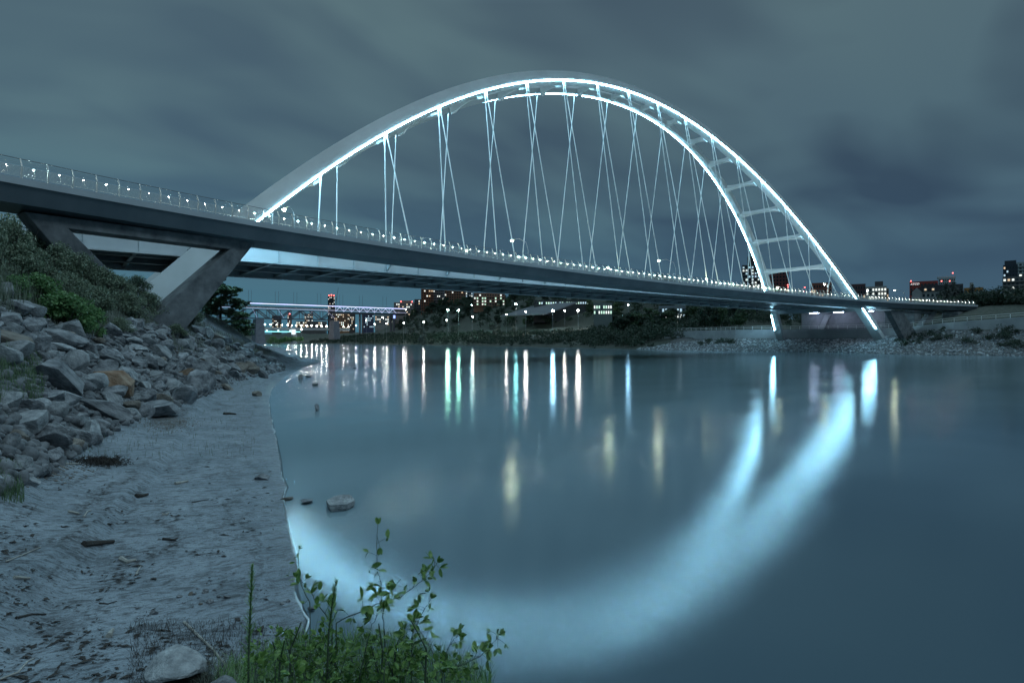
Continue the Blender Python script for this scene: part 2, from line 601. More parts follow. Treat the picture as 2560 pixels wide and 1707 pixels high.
# height profiles of the south bank, along sight lines (pixel column: depth, height)
PROF = {
    -3000: [(0, 2.1), (3, 3.0), (10, 6.0), (20, 9), (40, 11.5), (90, 13)],
    -400: [(0, 2.1), (3, 1.6), (6, 2.0), (9, 2.6), (14, 4.6), (20, 7.0), (30, 9.2), (40, 10.6), (70, 12)],
    0: [(0, 2.1), (3, 1.0), (5, .68), (9, .74), (10.4, .95), (14, 2.35), (18, 3.5), (23, 5.0), (29, 7.0), (38, 9.0), (48, 10.2), (80, 11.5), (200, 13)],
    110: [(0, 2.1), (3, 1.0), (5, .62), (10, .62), (13, .75), (17, 2.15), (22, 3.3), (27, 4.7), (33, 6.6), (42, 8.2), (52, 9.6), (80, 11.2), (200, 13)],
    250: [(0, 2.1), (3, 1.0), (5, .55), (12, .46), (18.5, .6), (22, 1.75), (27, 2.9), (33, 4.2), (39, 5.7), (46, 7.6), (53, 8.7), (75, 10.6), (200, 13)],
    380: [(0, 2.1), (3, 1.0), (5, .5), (14, .42), (25, .55), (29, 1.8), (35, 3.1), (42, 4.7), (50, 6.4), (58, 7.7), (75, 9.4), (200, 13)],
    490: [(0, 2.1), (3, 1.0), (5, .45), (20, .4), (32, .55), (37, 1.7), (44, 3.1), (52, 5.0), (58, 6.1), (66, 7.0), (85, 8.2), (200, 12)],
    560: [(0, 2.1), (3, 1.0), (5, .45), (30, .4), (40, .5), (47, 1.7), (54, 3.2), (62, 4.6), (72, 5.9), (90, 6.8), (140, 6.6), (300, 8)],
    640: [(0, 2.1), (3, 1.0), (5, .45), (40, .4), (50, .45), (57, 1.3), (66, 2.4), (80, 3.2), (100, 3.2), (130, 2.6), (170, 2.0), (300, 2.0)],
    720: [(0, 2.1), (3, 1.0), (5, .45), (60, .4), (66, .8), (80, 1.2), (110, .9), (300, .9)],
    1280: [(0, 2.1), (3, 1.5), (5, .9), (60, .5), (300, .8)],
    2600: [(0, 2.1), (3, 1.6), (6, 1.0), (300, .8)],
}
_th = sorted((math.atan((k - 1280) / F), k) for k in PROF)
_rk = np.concatenate([np.linspace(0, 12, 25), np.geomspace(12.5, 400, 60)])
_tab = []
for th, k in _th:
    p = np.array(PROF[k], float)
    _tab.append(np.interp(_rk, p[:, 0] / max(0.3, math.cos(th)), p[:, 1]))
_tab = np.array(_tab); _thv = np.array([t for t, k in _th])


def south_profile(th, r):
    th = np.clip(th, _thv[0], _thv[-1])
    i = np.clip(np.searchsorted(_thv, th) - 1, 0, len(_thv) - 2)
    f = (th - _thv[i]) / (_thv[i + 1] - _thv[i])
    j = np.clip(np.searchsorted(_rk, r) - 1, 0, len(_rk) - 2)
    g = np.clip((r - _rk[j]) / (_rk[j + 1] - _rk[j]), 0, 1)
    T = _tab
    return (T[i, j] * (1 - f) + T[i + 1, j] * f) * (1 - g) + (T[i, j + 1] * (1 - f) + T[i + 1, j + 1] * f) * g


def height(x, y, full=False):
    x = np.asarray(x, float); y = np.asarray(y, float)
    rx, ry = x - CAM.x, y - CAM.y
    d = rx * FW.x + ry * FW.y; lat = rx * RT.x + ry * RT.y
    r = np.hypot(rx, ry); th = np.arctan2(lat, d)
    s1 = poly_sd(x, y, SOUTH); s2 = poly_sd(x, y, NORTH)
    zs = south_profile(th, r)
    cap = np.where(s1 < 3, 0.015 + 0.085 * s1, 0.27 + 0.75 * (s1 - 3))
    zs = np.minimum(zs, cap)
    # the knoll of earth and weeds just below the camera
    kn = 1.25 * np.exp(-(np.abs((lat + .85) / 1.35) ** 3 + np.abs((d - 3.1) / 1.45) ** 3)) * np.clip(s1 / .6, 0, 1)
    kn += 0.66 * np.exp(-(((lat + 2.95) / 0.62) ** 2 + ((d - 5.15) / 0.62) ** 2))
    zs = np.maximum(zs, np.minimum(zs, .5) + kn)
    zs = zs + np.where(zs > 0.9, 0.16, 0.018) * fbm(x, y, 2.2, 3) * np.clip(s1, 0, 1) + 0.012 * fbm(x, y, .35, 9, 3) * np.clip(s1, 0, 1)
    gp = 1280 + F * lat / np.maximum(d, 1)
    w = 1 - np.clip((y - 45) / 70.0, 0, 1)                     # 1 near the bridge and downstream, 0 upstream
    hill = np.clip((1800 - gp) / 130, 0, 1) * np.clip((gp - 930) / 90, 0, 1)
    pa = np.interp(s2, [0, 1, 4, 12, 16.3, 20, 24, 45, 100, 300, 1500], [0, .25, 1.2, 3.4, 4.2, 7.2, 7.4, 12.0, 13, 14, 18])
    rise = np.clip((-y + -10) / 26.0, 0, 1)
    pa = pa + np.where(s2 > 3, 1, s2 / 3 * (s2 > 0)) * rise * np.interp(s2, [0, 8, 16, 30], [0, .5, 2.4, 2.4])
    pb = np.interp(s2, [0, 2, 8, 25, 58, 66, 84, 95, 130, 170, 220, 300, 600, 1500], [0, .6, 1.6, 4.2, 9.2, 12, 12.4, 16, 33, 47, 55, 60, 66, 72])
    pb = np.minimum(pb, 13 + (pb - 13) * hill) if True else pb
    zn = pa * w + pb * (1 - w)
    zn = zn + fbm(x, y, 14, 5) * np.clip(s2 / 20, 0, 1) * np.where(w > 0.9, 0.5, 2.4)
    z = np.where(s1 > 0, zs, np.where(s2 > 0, zn, -np.minimum(3.0, np.minimum(0.40 * np.minimum(np.abs(s1), np.abs(s2)) + .3 * np.maximum(np.minimum(np.abs(s1), np.abs(s2)) - .22, 0), 3.0))))
    if full:
        return z, s1, s2, d, lat
    return z


def gz(x, y):
    return float(height(np.array([x]), np.array([y]))[0])


_marchd = np.concatenate([np.geomspace(2.2, 300, 420), np.geomspace(303, 1800, 200)])


def hits(pxs, pys):
    """where the rays of many pixels meet the ground"""
    out = []
    for px, py in zip(pxs, pys):
        k = (px - 1280) / F; q = (YH - py) / F
        X = CAM.x + _marchd * (FW.x + RT.x * k); Y = CAM.y + _marchd * (FW.y + RT.y * k)
        out.append((X, Y, CAM.z + _marchd * q))
    H = height(np.concatenate([o[0] for o in out]), np.concatenate([o[1] for o in out])).reshape(len(out), -1)
    res = []
    for (X, Y, Z), h in zip(out, H):
        w = np.nonzero(Z < np.maximum(h, 0.0))[0]
        if len(w) == 0: res.append(None); continue
        i = w[0]
        res.append(Vector((X[i], Y[i], float(max(h[i], 0)))))
    return res


def hit(px, py):
    return hits([px], [py])[0]


# ------------------------------------------------------------------ ground meshes
th_ = np.concatenate([np.radians(np.arange(-115, -46, 1.0)), np.radians(np.arange(-46, 46, 0.11)), np.radians(np.arange(46, 100, 1.2))])
r_ = np.concatenate([np.linspace(0.4, 3, 14), np.geomspace(3.05, 80, 330), np.geomspace(81, 420, 190), np.geomspace(424, 3200, 70)])
TH, RR = np.meshgrid(th_, r_)
GX = CAM.x + RR * (np.cos(TH) * FW.x + np.sin(TH) * RT.x)
GY = CAM.y + RR * (np.cos(TH) * FW.y + np.sin(TH) * RT.y)
GZ, GS1, GS2, GD, GLAT = height(GX.ravel(), GY.ravel(), True)
GV = np.stack([GX.ravel(), GY.ravel(), GZ], -1)
nr_, nc_ = RR.shape


def cell(a):
    a = a.reshape(nr_, nc_)
    return np.stack([a[:-1, :-1], a[:-1, 1:], a[1:, 1:], a[1:, :-1]], -1).reshape(-1, 4)


cz_ = cell(GZ).max(1); c1_ = cell(GS1).max(1); c2_ = cell(GS2).max(1)
GPX = 1280 + F * GLAT / np.maximum(GD, 0.5)
GPY = YH - F * (GZ - CAM.z) / np.maximum(GD, 0.5)


def ground_material(name):
    m, nt, b = new_mat(name)
    L = nt.links.new
    at = nt.nodes.new('ShaderNodeAttribute'); at.attribute_name = 'zone'
    sp = nt.nodes.new('ShaderNodeSeparateColor'); L(at.outputs['Color'], sp.inputs[0])
    tc = nt.nodes.new('ShaderNodeTexCoord')

    def noise(scale, detail=6, dist=0.0, stretch=None):
        n = nt.nodes.new('ShaderNodeTexNoise'); n.inputs['Scale'].default_value = scale; n.inputs['Detail'].default_value = detail
        n.inputs['Distortion'].default_value = dist
        if stretch:
            mp = nt.nodes.new('ShaderNodeMapping'); mp.inputs['Scale'].default_value = stretch; mp.inputs['Rotation'].default_value = (0, 0, YAW + 0.3)
            L(tc.outputs['Object'], mp.inputs['Vector']); L(mp.outputs[0], n.inputs['Vector'])
        else:
            L(tc.outputs['Object'], n.inputs['Vector'])
        return n.outputs['Fac']

    def ramp(f, stops):
        r = nt.nodes.new('ShaderNodeValToRGB'); e = r.color_ramp.elements
        while len(e) < len(stops): e.new(.5)
        for i, (p, c) in enumerate(stops):
            e[i].position = p; e[i].color = tuple(c)[:3] + (1,)
        L(f, r.inputs[0]); return r.outputs[0]

    def mix(f, a, c, bl='MIX'):
        n = nt.nodes.new('ShaderNodeMix'); n.data_type = 'RGBA'; n.blend_type = bl
        ins = [q for q in n.inputs if q.type == 'RGBA']
        if isinstance(f, float): n.inputs[0].default_value = f
        else: L(f, n.inputs[0])
        for i, v in zip(ins, (a, c)):
            if isinstance(v, tuple): i.default_value = v
            else: L(v, i)
        return [q for q in n.outputs if q.type == 'RGBA'][0]

    sand = ramp(noise(0.9, 8), [(.3, (.22, .265, .30)), (.7, (.34, .395, .44))])
    silt = ramp(noise(3.2, 9, 1.4, (1, 2.6, 1)), [(.40, (1, 1, 1)), (.55, (.74, .73, .73)), (.66, (.40, .38, .37))])
    grain = ramp(noise(60, 4), [(.3, (.84, .84, .84)), (.7, (1.12, 1.12, 1.12))])
    debris = ramp(noise(16.0, 9, 1.2, (1, 2.6, 1)), [(.585, (1, 1, 1)), (.63, (.34, .30, .28))])
    dr = nt.nodes.new('ShaderNodeAttribute'); dr.attribute_name = 'drift'
    drf = nt.nodes.new('ShaderNodeMath'); drf.operation = 'MULTIPLY'; drf.use_clamp = True
    speck = ramp(noise(11, 9, .8), [(.40, (0, 0, 0)), (.60, (1, 1, 1))])
    L(dr.outputs['Fac'], drf.inputs[0]); L(speck, drf.inputs[1])
    sand = mix(drf.outputs[0], sand, (.045, .042, .042, 1))
    sand = mix(1.0, mix(1.0, mix(1.0, sand, silt, 'MULTIPLY'), grain, 'MULTIPLY'), debris, 'MULTIPLY')
    soil = ramp(noise(1.4, 9), [(.3, (.030, .040, .030)), (.52, (.055, .065, .05)), (.72, (.10, .105, .09))])
    stone = ramp(noise(1.8, 9), [(.3, (.05, .052, .056)), (.7, (.15, .155, .16))])
    c = mix(sp.outputs['Red'], sand, soil)
    c = mix(sp.outputs['Green'], c, stone)
    wet = mix(sp.outputs['Blue'], c, mix(1.0, c, (.74, .77, .80, 1), 'MULTIPLY'))
    L(wet, b.inputs['Base Color'])
    mr = nt.nodes.new('ShaderNodeMapRange'); mr.inputs['To Min'].default_value = .92; mr.inputs['To Max'].default_value = .42
    L(sp.outputs['Blue'], mr.inputs['Value']); L(mr.outputs[0], b.inputs['Roughness'])
    bp = nt.nodes.new('ShaderNodeBump'); bp.inputs['Strength'].default_value = .32; bp.inputs['Distance'].default_value = .05
    ad = nt.nodes.new('ShaderNodeMath'); ad.operation = 'ADD'
    L(noise(5, 9, 1.2, (1, 1.7, 1)), ad.inputs[0]); L(noise(45, 3), ad.inputs[1])
    L(ad.outputs[0], bp.inputs['Height']); L(bp.outputs[0], b.inputs['Normal'])
    return m


def zones(me, used, z):
    a = me.color_attributes.new('zone', 'FLOAT_COLOR', 'POINT')
    a.data.foreach_set('color', z[used].astype(np.float32).ravel())
    d_ = me.attributes.new('drift', 'FLOAT', 'POINT')
    d_.data.foreach_set('value', DRIFT[used].astype(np.float32))


zn_ = np.zeros((len(GZ), 4)); zn_[:, 3] = 1
# upper edge of the rock belt on the south bank, as a picture curve turned into a ground mask
TOPC = np.array([(-400, 560), (-200, 640), (0, 740), (60, 770), (120, 800), (200, 845), (280, 835), (330, 812), (400, 815), (470, 830), (530, 845), (600, 868), (680, 905), (740, 930), (760, 1000)], float)
TOEC = np.array([(-600, 1500), (0, 1225), (100, 1190), (230, 1100), (330, 1050), (470, 1003), (560, 960), (640, 935), (720, 918), (745, 925), (760, 930)], float)
vis = (GS1 > 0) & (GD > 1)
topy = np.interp(GPX, TOPC[:, 0], TOPC[:, 1]); toey = np.interp(GPX, TOEC[:, 0], TOEC[:, 1])
veg = np.clip((topy - GPY) / 14 + .5, 0, 1) * (GPX < 800) * (GD > 8) * np.clip((GZ - 1.2) / .8, 0, 1)
rock = np.clip((toey - GPY) / 20 + .2, 0, 1) * (1 - veg) * (GPX < 745) * (GD > 6) * np.clip((GPY - topy) / 14 + .6, 0, 1)
trail = np.exp(-((GPX - np.interp(GPY, [800, 830, 860, 880], [505, 560, 640, 700])) / 22) ** 2) * (GPY > 795) * (GPY < 885) * (GD > 40)
south_veg = np.where(GD > 1, veg, 1.0)
south_veg = np.where((GPX < -60) | (GD <= 1), np.clip((GZ - 1.5) / .8, 0, 1), south_veg)
knoll = np.clip((np.exp(-(((GLAT + 1.25) / 1.5) ** 2 + ((GD - 3.3) / 1.6) ** 2)) - .3) * 3, 0, 1)
knoll = np.maximum(knoll, (GD < 1.5) * 1.0)
knoll = np.maximum(knoll, np.clip((np.exp(-(((GLAT + 2.85) / .8) ** 2 + ((GD - 5.0) / .9) ** 2)) - .35) * 3.5, 0, 1))
zn_[:, 0] = np.where(GS1 > 0, np.maximum(south_veg, knoll) * (1 - trail * .85), 1.0)
zn_[:, 1] = np.where(GS1 > 0, rock * .8, np.where((GS2 < 16) & (GY.ravel() < 60), 0.85, 0.0))
zn_[:, 2] = np.where(GS1 > -1, np.clip(1 - (GS1 - .15 + .5 * fbm(GX.ravel(), GY.ravel(), 1.1, 31)) / 1.1, 0, 1), 0)
zn_[:, 2] = np.maximum(zn_[:, 2], np.where(GS1 > 0, .35 * np.clip(1 - GS1 / 3.5, 0, 1), 0))
gxr, gyr = GX.ravel(), GY.ravel()
sdw = GS1 + .9 * fbm(gxr, gyr, 1.6, 51, 4)
DRIFT = np.zeros(len(GZ))
for b0, w0, k0 in ((.85, .10, .8), (1.5, .06, .6), (2.3, .13, 1.0), (3.0, .05, .7), (3.7, .16, 1.0), (4.6, .08, .8), (5.4, .14, .9)):
    DRIFT = np.maximum(DRIFT, k0 * np.exp(-((sdw - b0) / w0) ** 2))
DRIFT *= np.clip(fbm(gxr, gyr, 2.4, 61, 3) * 2.4 + .55, 0, 1)
DRIFT = np.maximum(DRIFT, .55 * np.clip(fbm(gxr, gyr, .9, 71, 5) * 3 - .75, 0, 1))
DRIFT *= (GS1 > .5)
m_ground = ground_material('bank_ground')
for nm, keep in (('ground', (c1_ > -7) & (c2_ <= -7)), ('far_ground', c2_ > -7)):
    me, used = grid_mesh(nm, GV, nr_, nc_, keep, m_ground)
    zones(me, used, zn_)
    tag(link(bpy.data.objects.new(nm, me)), kind='structure')

# river bed and water
m_bed = mat('river_bed', (.05, .055, .06), (.08, .085, .09), .5, rough=.9)
o = MB().box(-3500, 3500, -3500, 3500, -4.2, -3.4).build('river_bed', m_bed); tag(o, kind='structure')

mw, nt, b = new_mat('river_water')
Lk = nt.links.new
nt.nodes.remove(b)
tc = nt.nodes.new('ShaderNodeTexCoord')
mpw = nt.nodes.new('ShaderNodeMapping'); mpw.inputs['Rotation'].default_value = (0, 0, YAW); mpw.inputs['Scale'].default_value = (.5, 2.0, 1)
Lk(tc.outputs['Object'], mpw.inputs['Vector'])
nw = nt.nodes.new('ShaderNodeTexNoise'); nw.inputs['Scale'].default_value = 3.0; nw.inputs['Detail'].default_value = 5
Lk(mpw.outputs[0], nw.inputs['Vector'])
bw = nt.nodes.new('ShaderNodeBump'); bw.inputs['Strength'].default_value = .012; bw.inputs['Distance'].default_value = .05
Lk(nw.outputs['Fac'], bw.inputs['Height'])
nr = nt.nodes.new('ShaderNodeTexNoise'); nr.inputs['Scale'].default_value = .16; nr.inputs['Detail'].default_value = 6
Lk(mpw.outputs[0], nr.inputs['Vector'])
mrw = nt.nodes.new('ShaderNodeMapRange'); mrw.inputs['From Min'].default_value = .3; mrw.inputs['From Max'].default_value = .7
mrw.inputs['To Min'].default_value = .125; mrw.inputs['To Max'].default_value = .185
Lk(nr.outputs['Fac'], mrw.inputs['Value'])
# long exposure: the averaged ripples act as a gaussian slope distribution over silty water
gl = nt.nodes.new('ShaderNodeBsdfGlossy'); gl.distribution = 'BECKMANN'; gl.inputs['Color'].default_value = (.92, .97, 1, 1)
Lk(mrw.outputs[0], gl.inputs['Roughness']); Lk(bw.outputs[0], gl.inputs['Normal'])
tp = nt.nodes.new('ShaderNodeBsdfTransparent'); tp.inputs['Color'].default_value = (.80, .90, .93, 1)
fr = nt.nodes.new('ShaderNodeFresnel'); fr.inputs['IOR'].default_value = 1.5
cl = nt.nodes.new('ShaderNodeMath'); cl.operation = 'MINIMUM'; cl.inputs[1].default_value = .80   # rippled water never mirrors fully
mxw = nt.nodes.new('ShaderNodeMixShader')
Lk(fr.outputs[0], cl.inputs[0]); Lk(cl.outputs[0], mxw.inputs[0]); Lk(tp.outputs[0], mxw.inputs[1]); Lk(gl.outputs[0], mxw.inputs[2])
Lk(mxw.outputs[0], nt.nodes['Material Output'].inputs['Surface'])
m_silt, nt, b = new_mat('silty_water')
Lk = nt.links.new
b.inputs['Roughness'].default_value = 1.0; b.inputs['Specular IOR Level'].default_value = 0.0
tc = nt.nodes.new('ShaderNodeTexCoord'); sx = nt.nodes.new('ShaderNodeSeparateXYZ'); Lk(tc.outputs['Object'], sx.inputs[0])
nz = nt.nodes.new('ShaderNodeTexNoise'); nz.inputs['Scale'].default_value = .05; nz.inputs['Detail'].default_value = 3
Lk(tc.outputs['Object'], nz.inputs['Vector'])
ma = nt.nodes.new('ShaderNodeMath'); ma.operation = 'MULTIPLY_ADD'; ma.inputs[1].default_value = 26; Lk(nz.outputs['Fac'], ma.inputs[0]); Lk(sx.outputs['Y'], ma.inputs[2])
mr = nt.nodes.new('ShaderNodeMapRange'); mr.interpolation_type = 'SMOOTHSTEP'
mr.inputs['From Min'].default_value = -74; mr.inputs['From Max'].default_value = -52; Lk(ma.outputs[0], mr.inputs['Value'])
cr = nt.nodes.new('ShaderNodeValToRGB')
cr.color_ramp.elements[0].color = (.15, .20, .24, 1); cr.color_ramp.elements[1].color = (.52, .60, .63, 1)   # paler upstream: reflected sky and lamp light put into the silt colour
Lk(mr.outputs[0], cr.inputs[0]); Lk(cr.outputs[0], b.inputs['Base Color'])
ax_ = [-3500, -2000, -1200, -700, -400] + list(range(-300, 301, 12)) + [400, 700, 1200, 2000, 3500]
wb = MB(); na_ = len(ax_)
wb.add([(x, y, 0) for y in ax_ for x in ax_], [(j * na_ + i, j * na_ + i + 1, (j + 1) * na_ + i + 1, (j + 1) * na_ + i) for j in range(na_ - 1) for i in range(na_ - 1)])
o = wb.build('water', mw)
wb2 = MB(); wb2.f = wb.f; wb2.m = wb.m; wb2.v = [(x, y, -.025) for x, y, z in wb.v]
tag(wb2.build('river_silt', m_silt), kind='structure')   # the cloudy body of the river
tag(o, kind='structure')

# the thin swash lip where the river laps at the sand
rs_ = np.random.default_rng(3)
lip = []
sp_ = [Vector((x, y, 0)) for x, y in south_shore[6:44]]
pts_ = []
for a_, b_ in zip(sp_[:-1], sp_[1:]):
    n_ = max(2, int((b_ - a_).length / .16))
    for k_ in range(n_): pts_.append(a_.lerp(b_, k_ / n_))
pts_ = [p for p in pts_ if (p - CAM).length < 95]
rr_ = []
q_ = []
for i_, p in enumerate(pts_):
    dd = (p - CAM).length
    w_ = fbm(np.array([p.x]), np.array([p.y]), .9, 41)[0]
    q_.append(p + RT * float(w_ * .10) + Vector((0, 0, .004)))
    rr_.append(max(.002, 0.010 + .040 * float(fbm(np.array([p.x]), np.array([p.y]), .5, 44)[0]) * 1.4) * min(1.0 + dd * .010, 1.5))
m_lip, nt, b = new_mat('water_lip')
b.inputs['Base Color'].default_value = (.58, .68, .72, 1); b.inputs['Roughness'].default_value = .22; b.inputs['IOR'].default_value = 1.9
lb_ = MB().tube(q_, rr_, 8); lb_.v = [(v[0], v[1], v[2] * .45) for v in lb_.v]
o = lb_.build('swash', m_lip, smooth=True); tag(o, kind='structure')
# ------------------------------------------------------------------ the arch bridge (X along the bridge, -Y towards the camera side)
def rib_u(fr): return 18.538 - 15.3417 * fr


def rib_pt(s, side):
    a = abs(s) / 103.0
    fr = 1 - ((1 - .00502) * a * a + .00502 * a ** 4)
    return Vector((s, -side * rib_u(fr), -3.615 + 60.968 * fr))


LEAN = 15.3417 / 60.968


def rib_frame(s, side):
    t = (rib_pt(s + .2, side) - rib_pt(s - .2, side)).normalized()
    bn = Vector((0, -side * 1.0, LEAN)).normalized()          # outward normal of the leaning plane
    n = bn.cross(t)
    if n.z < 0: n = -n
    bn = (bn - t * bn.dot(t)).normalized()
    return t, n.normalized(), bn


def rib_wd(s):
    a = abs(s) / 97
    return 1.85 + .55 * a * a, 1.75 + .5 * a          # width, depth


br = thing('arch_bridge', 'white twin-arch road bridge lit by blue-white light strips, crossing the whole river', 'arch bridge', (0, 0, 0))
SB = 99.5
for side in (1, -1):
    rings = []
    for s in np.linspace(-SB, SB, 150):
        c = rib_pt(s, side); t, n, bn = rib_frame(s, side); w, d = rib_wd(s)
        cor = [c, c - bn * w, c - bn * w + n * d * .55, c + n * d]
        rings.append(cor)
    rib = MB().sweep(rings).build('arch_rib', M['steel_white'], br)
    # LED strip: small ledge on the outer lower edge, glowing down and outward
    seg = [(-SB + 1, -92.2), (-88.2, 88.2), (92.2, SB - 8.5)]
    seg = [(-86.5, 86.5), (87.6, 93.4)] if side == 1 else [(-86.5, 86.5), (88.6, 93.4)]
    mb = MB()
    for s0, s1 in seg:
        rg = []
        for s in np.linspace(s0, s1, max(4, int((s1 - s0) / 1.2))):
            c = rib_pt(s, side); t, n, bn = rib_frame(s, side)
            rg.append([c + bn * .05 - n * .12, c - bn * .15 - n * .12, c - bn * .15 - n * .004, c + bn * .004 - n * .004, c + bn * .004 + n * .05, c + bn * .05 + n * .05])
        mb.sweep(rg)
    mb.build('light_strip', M['led'], rib)
    # feet: bolted base plate and thrust block
    for e in (1, -1):
        s = e * 96.9
        c = rib_pt(s, side); t, n, bn = rib_frame(s, side); w, d = rib_wd(s)
        if t.z > 0: t = -t
        q = c - bn * (w / 2) + n * (d / 2)
        rg = []
        for k, gr in ((0, .35), (.5, .55), (.55, .75), (4.0, 1.0)):
            rg.append([q + t * k + bn * (w / 2 + gr) * i + n * (d / 2 + gr) * j for i, j in ((1, -1), (-1, -1), (-1, 1), (1, 1))])
        MB().sweep(rg).build('thrust_block', M['concrete_pale'], br)

NODES = [(-75 + 10 * i) * .9945 for i in range(16)]
for s in NODES:
    p = []
    for side in (1, -1):
        c = rib_pt(s, side); t, n, bn = rib_frame(s, side); w, d = rib_wd(s)
        p.append((c - bn * w + n * .05, n, d, t))
    a, b2 = p[0][0], p[1][0]
    t = p[0][3]
    rg = []
    L_ = (b2 - a).length
    for k in np.linspace(0, 1, 17):
        q = a.lerp(b2, k); nn = p[0][1].lerp(p[1][1], k).normalized()
        e = abs(2 * k - 1)
        hgt = .90 + (1.5 - .90) * e ** 2.6
        top = q + nn * (1.05 - .1 * (1 - e ** 2))
        bot = top - nn * hgt
        # keep thin braces near the middle of the rib depth
        hw = .34 + .40 * e ** 4
        rg.append([bot - t * hw, bot + t * hw, top + t * hw, top - t * hw])
    MB().sweep(rg).build('cross_brace', M['brace'], br)

# the road deck between the arches
DZ = 15.1
g = MB(); g.box(-128, 126, -9.4, 9.4, DZ - .42, DZ); g.build('deck_slab', M['under'], br)
g = MB(); g.box(-128, 126, -9.2, 9.2, DZ, DZ + .05); g.build('roadway', M['asphalt'], br)
for y in (-9.5, 9.5):
    g = MB()
    g.box(-128, 126, y - .22, y + .22, 13.55, DZ - .002)
    g.box(-128, 126, y - .5, y + .5, 13.36, 13.55)
    g.box(-128, 126, y - .34, y + .34, DZ + .003, DZ + .40)
    sd = -1 if y < 0 else 1
    for k in range(-24, 25):
        x = k * 5.0 * .9945
        g.box(x - .03, x + .03, y + sd * .223, y + sd * .42, 13.56, DZ - .1)
    g.build('edge_girder', M['girder'], br)
for y in (-3.4, 3.4):
    g = MB(); g.box(-128, 126, y - .35, y + .35, 13.72, DZ - .424); g.build('stringer', M['under'], br)
for k in range(-25, 26):
    x = k * 5.0 * .9945
    g = MB()
    big = .0 if k % 2 else .12
    g.prism([(x - .2, -9.26, DZ - .43), (x - .2, -9.26, 13.62), (x - .2, -7.6, 13.80 - big), (x - .2, 7.6, 13.80 - big), (x - .2, 9.26, 13.62), (x - .2, 9.26, DZ - .43)], (.4, 0, 0))
    g.build('cross_girder', M['under'], br)
# hangers
def hanger(a, b):
    a = Vector(a); b = Vector(b)
    t = (b - a).normalized()
    mb = MB()
    mb.tube([a, a + t * 1.6], .13, 6)
    mb.tube([a + t * 1.55, b - t * 1.9], .092, 6)
    mb.tube([b - t * 1.95, b], .12, 6)
    mb.build('hanger', M['cable'], br)


def sup_z(s): return 3.8 + float(np.interp(s, [-130, -45, 60, 110, 150], [11.5, 11.5, 10.95, 10.65, 10.45]))


def sup_uo(s):
    q = s / 100.0
    return 3.26104 * q ** 4 - 1.32478 * q ** 3 + 9.42107 * q * q + .518125 * q + 16.8411


SUP_IN = {1: 16.79, 2: 14.93, 3: 14.11, 4: 13.31, 5: 12.65, 6: 12.22, 7: 11.94, 8: 12.05, 9: 12.40, 10: 12.76, 11: 13.50, 12: 14.30, 13: 15.44, 14: 17.3}
for i, s in enumerate(NODES):
    for side in (1, -1):
        c = rib_pt(s, side); t, n, bn = rib_frame(s, side)
        hanger(c - bn * .35 + t * .25 * 0, (s, -side * 9.45, DZ + .25))
    if i in SUP_IN:
        c = rib_pt(s, 1); t, n, bn = rib_frame(s, 1)
        hanger(c - bn * .30 + t * .35, (s + .3, -SUP_IN[i] + .1, sup_z(s) - .25))
        # bracket that ties the foot of the hanger to the girder
        mb = MB()
        mb.prism([(s - .12, -9.75, 13.6), (s - .12, -9.75, 14.7), (s - .12, -11.4, 14.7)], (.24, 0, 0))
        mb.build('deck_bracket', M['girder'], br)
# portal beam between the legs below the deck at each end
for e in (1, -1):
    s = e * 88.3
    a = rib_pt(s, 1); b2 = rib_pt(s, -1)
    t, n, bn = rib_frame(s, 1); w, d = rib_wd(s)
    q1 = a - bn * w + n * .9; q2 = Vector((q1.x, -q1.y, q1.z))
    mb = MB(); mb.beam(q1 + Vector((0, 0, .7)), q2 + Vector((0, 0, .7)), 1.7, 1.7); mb.build('portal_beam', M['fascia'], br)
# unseen light strip added on a median to brighten hangers and arch soffits
mb = MB(); mb.box(-92, 92, -.3, .3, DZ + .051, DZ + .62); mb.build('median_kerb', M['concrete_pale'], br)
mb = MB(); mb.box(-90, 90, -.2, .2, DZ + .625, DZ + .66); mb.build('added_uplight', M['fill_up'], br)
# railing of the roadway
mb = MB()
for y in (-9.5, 9.5):
    for z in (DZ + .75, DZ + 1.05):
        mb.tube([(-128, y, z), (126, y, z)], .035, 5)
    for k in range(-51, 51):
        mb.beam((k * 2.5, y, DZ + .4), (k * 2.5, y, DZ + 1.05), .06, .06, up=(1, 0, 0))
mb.build('road_railing', M['rail'], br)

# ------------------------------------------------------------------ the separate curved footbridge on the camera side
fb = thing('footbridge', 'curved grey footbridge with lit wire railing, hung outside the near arch', 'footbridge', (0, -17, 14))
SS = np.linspace(-150, 118, 216)


def sup_frame(s):
    a = Vector((s, -sup_uo(s), sup_z(s)))
    b2 = Vector((s + .1, -sup_uo(s + .1), sup_z(s + .1)))
    t = (b2 - a).normalized()
    out = Vector((t.y, -t.x, 0)).normalized()
    if out.y > 0: out = -out
    return a, t, out


rg_box, rg_fas, rg_top, rg_wash = [], [], [], []
for s in SS:
    a, t, o_ = sup_frame(s)
    Zv = Vector((0, 0, 1))
    rg_box.append([a - o_ * .12 - Zv * .50, a - o_ * .62 - Zv * 1.74, a - o_ * 3.0 - Zv * 2.1, a - o_ * 4.1 - Zv * 1.7, a - o_ * 4.7 - Zv * .50])
    rg_fas.append([a, a - Zv * .495, a - o_ * .11 - Zv * .495, a - o_ * .11 - Zv * .02])
    rg_top.append([a - o_ * .13 - Zv * .03, a - o_ * .13 - Zv * .49, a - o_ * 4.75 - Zv * .49, a - o_ * 4.75 - Zv * .03])
    if -112 < s < 112:
        rg_wash.append([a - o_ * 4.78 - Zv * .40, a - o_ * 4.78 - Zv * .62, a - o_ * 4.95 - Zv * .62, a - o_ * 4.95 - Zv * .40])
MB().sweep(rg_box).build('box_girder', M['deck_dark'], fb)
MB().sweep(rg_fas).build('edge_fascia', M['fascia'], fb)
